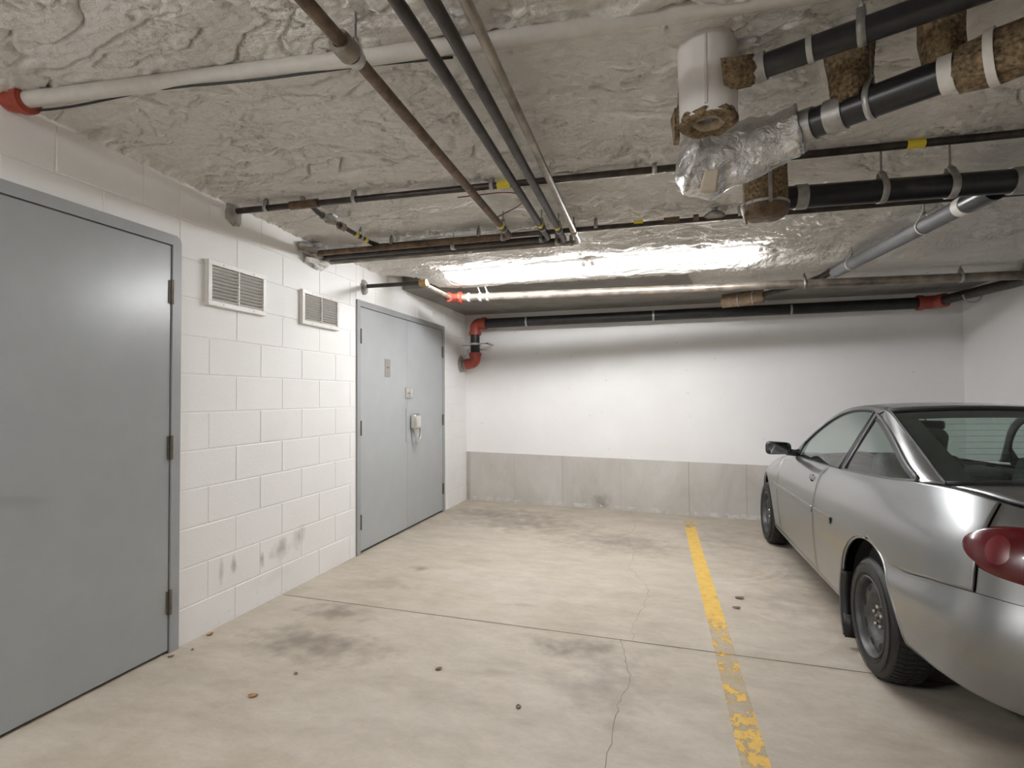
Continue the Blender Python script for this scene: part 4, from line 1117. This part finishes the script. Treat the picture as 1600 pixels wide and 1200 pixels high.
# roof skin
RAIL = [on_side(s, h, .002) for s, h in crv(rail, NN)]
roof_s = [p for p in RAIL if p.x < 1.33]
bm = B(); rows = []
for p in roof_s:
    r = []
    for k in range(25):
        f = -1 + k / 12; bow = (1 - f * f)
        # front edge bows forward, rear edge bows back
        tt = (p.x - .56) / (1.33 - .56); x = p.x + bow * (.10 * tt - .07 * (1 - tt))
        r.append(Vector((x, p.y * f, p.z + .035 * bow ** .8)))
    rows.append(r)
ROOF_FRONT, ROOF_REAR = rows[0], rows[-1]
grid_patch(bm, rows); bmesh.ops.recalc_face_normals(bm, faces=bm.faces[:])
if sum(f.normal.z for f in bm.faces) < 0: bmesh.ops.reverse_faces(bm, faces=bm.faces[:])
o = obj('roof', bm, 'paint', car, True); md = o.modifiers.new('sheet', 'SOLIDIFY'); md.thickness = .02; md.offset = -1
# rear window: rows follow the two edge lines
def sheet_between(name, L, mat, sbow, zbow, nv=24, bmod=None, frm=0, to=None):
    bm = B(); rows = []
    for i, p in enumerate(L):
        t_ = i / (len(L) - 1); r = []
        for k in range(nv + 1):
            f = -1 + 2 * k / nv; bow = 1 - f * f
            r.append(Vector((p.x + sbow(t_) * bow, p.y * f, p.z + zbow(t_) * bow)))
        rows.append(r)
    grid_patch(bm, rows); bmesh.ops.recalc_face_normals(bm, faces=bm.faces[:])
    return obj(name, bm, mat, car, True), rows
RG = RE[6:]
_, rr_ = sheet_between('rear_window', RG, 'glass_rear', lambda t_: -.07 - .03 * t_, lambda t_: .030 * (1 - t_) + .03 * t_)
for k_ in (-1, 0): bm = B(); tube(bm, rr_[k_], .012, 8); obj('rear_window_seal', bm, 'rubber', car, True)
# black printed border inside the rear window
bm = B(); bd = []
for i, r in enumerate(rr_):
    for sd in (0, 1):
        pass
for (i0, i1, k0, k1) in ((0, 4, 0, 24), (len(rr_) - 4, len(rr_) - 1, 0, 24), (0, len(rr_) - 1, 0, 2), (0, len(rr_) - 1, 22, 24)):
    grid_patch(bm, [[p - Vector((0, 0, .004)) for p in rr_[i][k0:k1 + 1]] for i in range(i0, i1 + 1)])
obj('window_border', bm, 'black', car, True)
# heating wires
bm = B()
for i in range(6, len(rr_) - 5, 2): tube(bm, [p - Vector((0, 0, .003)) for p in rr_[i][3:22]], .0007, 4)
obj('demister_lines', bm, 'int', car)
# windscreen
WS = [on_side(s, h, -.004) for s, h in crv([(1.30, 1.372), (1.60, 1.262), (1.80, 1.125), (2.00, .965)], 20)]
sheet_between('windscreen', WS, 'glass', lambda t_: .10 + .20 * t_, lambda t_: .030 * (1 - t_))
bm = B(); box(bm, 1.98, 2.30, -.68, .68, .90, .955, .03, 2); obj('cowl', bm, 'black', car, True)

# side mirror
for sd in (1, -1):
    bm = B(); bx = B(); bmesh.ops.create_cube(bx, size=1)
    for v in bx.verts:
        v.co = Vector((v.co.x * .11, v.co.y * .215, v.co.z * .125))
        if v.co.x > 0: v.co.y *= .78; v.co.z *= .75
        if v.co.y * sd < 0: v.co.z *= .86
    bmesh.ops.bevel(bx, geom=bx.edges[:], offset=.045, segments=5, profile=.6, affect='EDGES')
    merge(bm, bx, Matrix.Translation((1.80, sd * .935, 1.025))); mh = obj('mirror_housing', bm, 'black', car, True, 50)
    bm = B(); bx = B(); bmesh.ops.create_cube(bx, size=1)
    for v in bx.verts: v.co = Vector((v.co.x * .004, v.co.y * .178, v.co.z * .092))
    bmesh.ops.bevel(bx, geom=[e for e in bx.edges if abs((e.verts[0].co - e.verts[1].co).x) > .003], offset=.025, segments=5, affect='EDGES')
    merge(bm, bx, Matrix.Translation((1.744, sd * .935, 1.026))); obj('mirror_glass', bm, 'mirror', mh)
    bm = B(); tube(bm, [(1.80, sd * .86, .995), (1.82, sd * .80, .985), (1.82, sd * .76, .99)], [.03, .028, .03], 12); obj('mirror_stalk', bm, 'black', mh, True)
    tri = [(1.90, .982), (1.76, .985), (1.775, 1.09)]
    bm = B(); f_ = [on_side(s, h, .006) for s, h in tri]; f_ = f_ if sd > 0 else [flip(p) for p in f_]; fa = bm.faces.new([bm.verts.new(p) for p in f_])
    o = obj('mirror_sail', bm, 'black', car); md = o.modifiers.new('sheet', 'SOLIDIFY'); md.thickness = .012; md.offset = 0
    # door furniture
    P = SURF(u_of_s(1.08), 5.05); y = P.y
    bm = B(); lathe(bm, [(0, -.012), (.03, -.010), (.042, .002), (.046, .006)], 20, (1.08, sd * (y + .003), P.z), (0, -sd, 0))
    for v in bm.verts: v.co.x = 1.08 + (v.co.x - 1.08) * 1.35
    hp = obj('handle_recess', bm, 'well', car, True)
    bm = B(); box(bm, 1.02, 1.15, sd * (y + .004) - .012, sd * (y + .004) + .012, P.z + .002, P.z + .036, .010, 3); obj('door_handle', bm, 'paint', hp, True)
    P2 = SURF(u_of_s(1.00), 4.2); bm = B(); lathe(bm, [(0, .006), (.010, .006), (.012, 0)], 14, (1.0, sd * P2.y, P2.z), (0, sd, 0)); obj('door_lock', bm, 'chrome', car, True)
    # body-side moulding, broken at the door seam
    for s0, s1 in ((2.30, .945), (.915, .545)):
        bm = B(); rows = []
        for (dv, of) in ((-.13, .0), (-.11, .018), (.11, .022), (.15, .0)):
            r = []
            for k in range(25):
                s = s0 + (s1 - s0) * k / 24; hh_ = .652 + (2.3 - s) / 1.75 * .030; p = SURF(u_of_s(s), 3.62)
                p = SURF(u_of_s(s), 3.55); q = Vector((s, p.y + of, hh_ + dv * .16)); r.append(q if sd > 0 else flip(q))
            rows.append(r)
        grid_patch(bm, rows); bmesh.ops.recalc_face_normals(bm, faces=bm.faces[:]); 
        o = obj('side_moulding', bm, 'paint', car, True, 35); md = o.modifiers.new('sheet', 'SOLIDIFY'); md.thickness = .006; md.offset = 0
    # dark lines that read as the open gaps round the door
    bm = B(); tube(bm, [(lambda p: p if sd > 0 else flip(p))(SURF(SEAM_DOOR_R(1.25 + 5.75 * k / 30), 1.25 + 5.75 * k / 30) - Vector((0, .008, 0))) for k in range(31)], .006, 6); obj('door_gap', bm, 'well', car, True)
    bm = B(); tube(bm, [(lambda p: p if sd > 0 else flip(p))(SURF(u_of_s(-.30) + (uq - u_of_s(-.30)) * k / 20, 3.985) - Vector((0, .006, 0))) for k in range(21)] + [(lambda p: p if sd > 0 else flip(p))(SURF(uq, 3.985 + 1.1 * k / 8) - Vector((0, .006, 0))) for k in range(1, 9)], .005, 6); obj('bumper_gap', bm, 'well', car, True)
    # tail lamp wrapping round the corner
    u0, u1 = u_of_s(-.695), un - .9
    def lampv(t_, f):
        top = 6.05 + .28 * min(1, t_ / .5); bot = 4.72 - .35 * min(1, t_ / .8); mid = 5.42 - .08 * t_
        e = math.sqrt(max(0, 1 - (1 - min(1, t_ / .30)) ** 2))
        return mid + (top - mid) * e * f if f > 0 else mid + (mid - bot) * e * f
    bm = B(); rows = []
    for i in range(41):
        t_ = (i / 40) ** 1.4; r = []
        for k in range(17):
            f = -1 + k / 8; v = lampv(t_, f); u = u0 + (u1 - u0) * t_; p = SURF(u, v); du = SURF(min(u + .05, un), v) - SURF(u - .05, v); dv_ = SURF(u, v + .05) - SURF(u, v - .05)
            nn = du.cross(dv_).normalized(); nn = nn if nn.dot(Vector((p.x - 1, p.y, 0))) > 0 else -nn
            e = math.sqrt(max(0, 1 - (1 - min(1, t_ / .30)) ** 2)); p = p + nn * (.002 + .022 * (max(0, 1 - f * f)) ** .5 * e); r.append(p if sd > 0 else flip(p))
        rows.append(r)
    grid_patch(bm, rows); bmesh.ops.recalc_face_normals(bm, faces=bm.faces[:])
    if sum(((f.calc_center_median() - Vector((0, 0, .7))).dot(f.normal) for f in bm.faces), 0) < 0: bmesh.ops.reverse_faces(bm, faces=bm.faces[:])
    tl = obj('tail_lamp', bm, 'taillens', car, True); tag(tl, 'dark red wraparound tail lamp')
    def disc(name, tc, vc, ru, rv, mat, lift):
        bm = B(); vs = []; cen = None
        for k in range(25):
            a = 2 * math.pi * k / 24
            for rr2 in (1.0,):
                u = u0 + (u1 - u0) * tc + ru * math.cos(a); v = vc + rv * math.sin(a); p = SURF(u, v); du = SURF(min(u + .05, un), v) - SURF(u - .05, v); dv_ = SURF(u, v + .05) - SURF(u, v - .05)
                nn = du.cross(dv_).normalized(); nn = nn if nn.dot(Vector((p.x - 1, p.y, 0))) > 0 else -nn
                p = p + nn * lift; vs.append(p if sd > 0 else flip(p))
        return vs
    for nm, tc, vc, ru, rv, mat in (('lamp_bowl', .25, 5.38, .24, .42, 'tailred'), ('lamp_bowl', .74, 5.30, .62, .62, 'taildark')):
        ring = disc(nm, tc, vc, ru, rv, mat, .0235)[:-1]; inner = disc(nm, tc, vc, ru * .9, rv * .9, mat, .0240)[:-1]
        c0 = sum(inner, Vector()) / len(inner)
        bm = B(); a_ = [bm.verts.new(p) for p in ring]; b_ = [bm.verts.new(p) for p in inner]; cv = bm.verts.new(c0 + (c0 - Vector((0, 0, c0.z))).normalized() * .008)
        for k in range(24): bm.faces.new((a_[k], a_[(k + 1) % 24], b_[(k + 1) % 24], b_[k])); bm.faces.new((b_[k], b_[(k + 1) % 24], cv))
        bmesh.ops.recalc_face_normals(bm, faces=bm.faces[:]); obj(nm, bm, mat, tl, True)
    # head lamp
    bm = B(); rows = []
    for i in range(13):
        rows.append([(lambda p: p if sd > 0 else flip(p))(SURF(1.25 + 1.7 * i / 12, 4.9 + 1.6 * k / 8) + Vector((.012, .012, 0))) for k in range(9)])
    grid_patch(bm, rows); obj('head_lamp', bm, 'lamp', car, True)

# wheel wells, arch lips, mud flaps, wheels
def wheel(cx, sd, cz=.300):
    yo = .845 * sd; ax = Vector((0, sd, 0)); o = Vector((cx, yo, cz))
    prof = [(.198, -.185), (.245, -.195), (.278, -.190), (.296, -.172), (.300, -.15), (.300, -.05), (.297, -.028), (.288, -.012), (.262, .002), (.235, .003), (.212, -.003), (.198, -.012)]
    bm = B(); seg = 96; lathe(bm, prof, seg, o, ax)
    ty = obj('tyre', bm, 'tyre', car, True, 60)
    # tread blocks
    bm = B()
    for k in range(64):
        a = 2 * math.pi * k / 64
        for (y0, y1, sk) in ((-.022, -.058, .25), (-.066, -.102, -.25), (-.110, -.150, .25)):
            pts = []
            for rr_, yy, da in ((.2985, y0, 0), (.2985, y1, sk), (.306, y1 , sk), (.306 if y0 < -.03 else .302, y0, 0)):
                for e in (0, .062):
                    ang = a + da * .05 + e + (.03 if y0 < -.06 and y0 > -.1 else 0); pts.append(o + ax * yy + Vector((math.cos(ang), 0, math.sin(ang))) * rr_)
            v = [bm.verts.new(p) for p in pts]
            for f in ((0, 1, 3, 2), (2, 3, 5, 4), (4, 5, 7, 6), (6, 7, 1, 0), (0, 2, 4, 6), (1, 7, 5, 3)): bm.faces.new([v[i] for i in f])
    bmesh.ops.recalc_face_normals(bm, faces=bm.faces[:]); tr = obj('tread_blocks', bm, 'tyre', ty); tag(tr, kind='stuff')
    bm = B()
    for rr_, w_ in ((.268, .0016), (.224, .002)): 
        lathe(bm, [(rr_ - .003, .0025), (rr_, .0055), (rr_ + .003, .0025)], 72, o, ax)
    obj('sidewall_rib', bm, 'tyre', ty, True)
    # pressed steel wheel
    bm = B(); lathe(bm, [(.200, -.012), (.206, -.002), (.200, .002), (.192, -.006), (.187, -.022), (.183, -.044), (.178, -.050), (.171, -.038), (.162, -.030), (.132, -.030), (.120, -.035), (.108, -.052), (.090, -.063), (.060, -.064), (.038, -.062), (.034, -.046), (.030, -.044), (0, -.044)], 72, o, ax)
    wh = obj('steel_wheel', bm, 'steelwheel', car, True, 60)
    for k in range(8):
        a = 2 * math.pi * (k + .3) / 8; c = o + ax * -.0322 + Vector((math.cos(a), 0, math.sin(a))) * .147
        tx = Vector((-math.sin(a), 0, math.cos(a))); rx = Vector((math.cos(a), 0, math.sin(a)))
        bm = B(); vs = [bm.verts.new(c + tx * math.cos(q * math.pi / 8) *  .029 + rx * math.sin(q * math.pi / 8) * .0165 + ax * .0035) for q in range(16)]
        bm.faces.new(vs); obj('vent_hole', bm, 'well', wh)
    for k in range(5):
        a = 2 * math.pi * (k + .2) / 5; c = o + ax * -.063 + Vector((math.cos(a), 0, math.sin(a))) * .052
        bm = B(); lathe(bm, [(.012, 0), (.012, .022), (.009, .029), (0, .030)], 6, c, ax); obj('lug_nut', bm, 'chrome', wh)
    bm = B(); lathe(bm, [(.012, 0), (.012, .012), (0, .014)], 16, o + ax * -.044, ax); obj('hub_cap', bm, 'iron_rust', wh, True)
for cx in (0.0, 2.75):
    for sd in (1, -1): wheel(cx, sd)
for (cx, cz, rr) in ARCH:
    for sd in (1, -1):
        bm = B(); rows = []
        for yy in (.80, .45):
            rows.append([Vector((cx + math.cos(a) * (rr + .004), sd * yy, cz + math.sin(a) * (rr + .004))) for a in [(-.02 + k / 30 * 1.04) * math.pi for k in range(31)]])
        grid_patch(bm, rows)
        v = [bm.verts.new(p) for p in rows[1]]; bm.faces.new(v)
        obj('wheel_well', bm, 'well', car, True, 40)
        # rolled lip that follows the panel edge
        lip = []
        for k in range(41):
            a = (-.06 + k / 40 * 1.12) * math.pi; s, h = cx + math.cos(a) * rr, cz + math.sin(a) * rr
            lo, hi = 0.0, 7.0
            for _ in range(24):
                mid = (lo + hi) / 2
                if SURF(u_of_s(s), mid).z < h: lo = mid
                else: hi = mid
            p = SURF(u_of_s(s), lo); lip.append(Vector((s, (p.y - .004) * sd, max(h, .25))))
        bm = B(); tube(bm, lip, .009, 8); obj('arch_lip', bm, 'paint', car, True)
# black splash flap ahead of the rear wheel
for sd in (1, -1):
    bm = B(); rows = []
    for k in range(13):
        a = (.10 - .30 * k / 12) * math.pi; rows.append([Vector((math.cos(a) * (.405 + e), sd * y, .30 + math.sin(a) * (.405 + .0 * e))) for e, y in ((.012, .862), (-.022, .864), (-.026, .80))])
    rows.append([Vector((p.x, p.y, .19)) for p in rows[-1]])
    grid_patch(bm, rows); o = obj('splash_flap', bm, 'black', car, True); md = o.modifiers.new('sheet', 'SOLIDIFY'); md.thickness = .008; md.offset = 0
# underbody and cabin
bm = B(); box(bm, -.55, 3.3, -.60, .60, .20, .30, .03, 1); box(bm, .48, 2.28, -.72, .72, .21, .30, .02, 1); obj('underbody', bm, 'well', car)
bm = B(); box(bm, -.60, 2.2, -.70, .70, .31, .40); obj('cabin_floor', bm, 'int', car)
bm = B(); box(bm, -.42, .10, -.70, .70, .93, .985, .02, 1); obj('parcel_shelf', bm, 'int', car)
bm = B(); bx = B(); box(bx, 0, .14, -.66, .66, 0, .60, .05, 3); merge(bm, bx, Matrix.Translation((.12, 0, .45)) @ Matrix.Rotation(-.35, 4, 'Y')); box(bm, .1, .62, -.66, .66, .38, .56, .05, 3); obj('rear_seat', bm, 'int', car, True, 50)
for sd in (1, -1):
    bm = B(); box(bm, .75, 1.30, sd * .38 - .25, sd * .38 + .25, .38, .58, .06, 3)
    bx = B(); box(bx, -.06, .08, -.24, .24, 0, .62, .06, 4)
    merge(bm, bx, Matrix.Translation((.78, sd * .38, .52)) @ Matrix.Rotation(-.33, 4, 'Y')); fs = obj('front_seat', bm, 'seat', car, True, 50)
    bm = B(); bx = B(); box(bx, -.045, .05, -.13, .13, 0, .19, .045, 4); merge(bm, bx, Matrix.Translation((.57, sd * .38, 1.09)) @ Matrix.Rotation(-.25, 4, 'Y')); obj('head_restraint', bm, 'seat', fs, True, 50)
    bm = B(); box(bm, .95, 2.0, sd * .735 - .02, sd * .735 + .02, .42, .93, .015, 2); obj('door_trim', bm, 'int', car)
    bm = B(); box(bm, -.35, .9, sd * .715 - .02, sd * .715 + .02, .42, .97, .015, 2); obj('quarter_trim', bm, 'int', car)
bm = B(); box(bm, 1.72, 2.12, -.70, .70, .62, .93, .07, 4); obj('dashboard', bm, 'intgrey', car, True, 50)
bm = B(); bx = B(); box(bx, -.05, .12, -.19, .19, 0, .08, .035, 3); merge(bm, bx, Matrix.Translation((1.74, .38, .91))); obj('instrument_hood', bm, 'int', car, True, 50)
bm = B(); pts = []
for k in range(25):
    a = 2 * math.pi * k / 24; pts.append(Vector((1.52 + math.sin(a) * .07, .38 + math.cos(a) * .18, .86 + math.sin(a) * .165)))
tube(bm, pts, .014, 8, 0, False); tube(bm, [(1.52, .22, .86), (1.56, .38, .84), (1.52, .54, .86)], .018, 8); tube(bm, [(1.56, .38, .84), (1.75, .38, .78)], .03, 8); obj('steering_wheel', bm, 'black', car, True)
bm = B(); box(bm, 1.40, 1.43, -.12, .12, 1.235, 1.30, .02, 3); tube(bm, [(1.42, 0, 1.29), (1.47, 0, 1.36)], .01, 8); rv = obj('rear_view_mirror', bm, 'black', car, True, 50)
bm = B(); tube(bm, [(1.42, .05, 1.24), (1.42, .05, 1.12)], .0015, 5); box(bm, 1.418, 1.422, .015, .085, 1.08, 1.125, .006, 2); obj('hanging_tag', bm, 'orange', rv)
# headliner keeps the cabin dark
bm = B(); rows = []
for p in roof_s: rows.append([Vector((p.x, p.y * (-1 + k / 6) * .96, p.z - .012 + .03 * (1 - (-1 + k / 6) ** 2))) for k in range(13)])
grid_patch(bm, rows); obj('headliner', bm, 'intgrey', car, True)
# rear plate and badge-free centre
bm = B(); box(bm, -1.115, -1.09, -.16, .16, .62, .74, .004, 1); obj('number_plate_recess', bm, 'black', car)

org = Vector((4.144, 3.137, -.104))
Fx = Vector((-.025, 1.0, .0006)).normalized(); Uz = Vector((.025, 0, 1)).normalized(); Ly = Uz.cross(Fx).normalized(); Uz = Fx.cross(Ly)
car.matrix_world = Matrix(((Fx.x, Ly.x, Uz.x, org.x), (Fx.y, Ly.y, Uz.y, org.y), (Fx.z, Ly.z, Uz.z, org.z), (0, 0, 0, 1))) @ Matrix.Scale(.923, 4)

# ------------------------------------------------------------------ floor litter
def dry_leaf(x, y, size, rot, mat, label):
    bm = B(); rows = []
    for i in range(7):
        t_ = i / 6; w = math.sin(math.pi * t_) ** .7 * .38
        rows.append([Vector(((t_ - .5), f * w, .10 * abs(f) + .12 * (t_ - .5) ** 2 * 2)) * size for f in (-1, -.5, 0, .5, 1)])
    for r_ in rows:
        for p_ in r_: p_ *= .75
    grid_patch(bm, rows)
    bmesh.ops.transform(bm, matrix=Matrix.Translation((x, y, fz(x) + .002)) @ Matrix.Rotation(rot, 4, 'Z'), verts=bm.verts[:])
    o = obj('dry_leaf', bm, mat, None, True); md = o.modifiers.new('sheet', 'SOLIDIFY'); md.thickness = .001; md.offset = 1
    tag(o, label, 'leaf', 'dry leaves on the floor')
dry_leaf(.687, 2.06, .055, .4, 'leaf', 'orange brown dry leaf on the floor in front of the wide door')
dry_leaf(.035, 2.50, .05, 1.3, 'leaf', 'orange brown dry leaf against the foot of the block wall')
dry_leaf(1.809, 2.32, .04, 2.0, 'leaf_dark', 'curled dark brown dry leaf near the floor crack')
dry_leaf(1.36, 2.52, .045, .8, 'leaf_dark', 'dull brown dry leaf between the two oil stains')
dry_leaf(2.84, 3.81, .065, .1, 'leaf_dark', 'dark leaf fragment beside the yellow line, nearer the floor joint')
dry_leaf(2.88, 4.00, .075, .25, 'leaf_dark', 'dark leaf fragment beside the yellow line, farther from the floor joint')
dry_leaf(.74, 2.28, .03, 2.4, 'leaf_dark', 'tiny dark dry leaf by the wall side oil stain')
dry_leaf(.05, 2.24, .035, .9, 'leaf_dark', 'brown leaf scrap at the hinge side foot of the wide door')
dry_leaf(.09, 2.33, .022, 2.2, 'leaf_dark', 'tiny leaf crumb just out from the wide door frame')
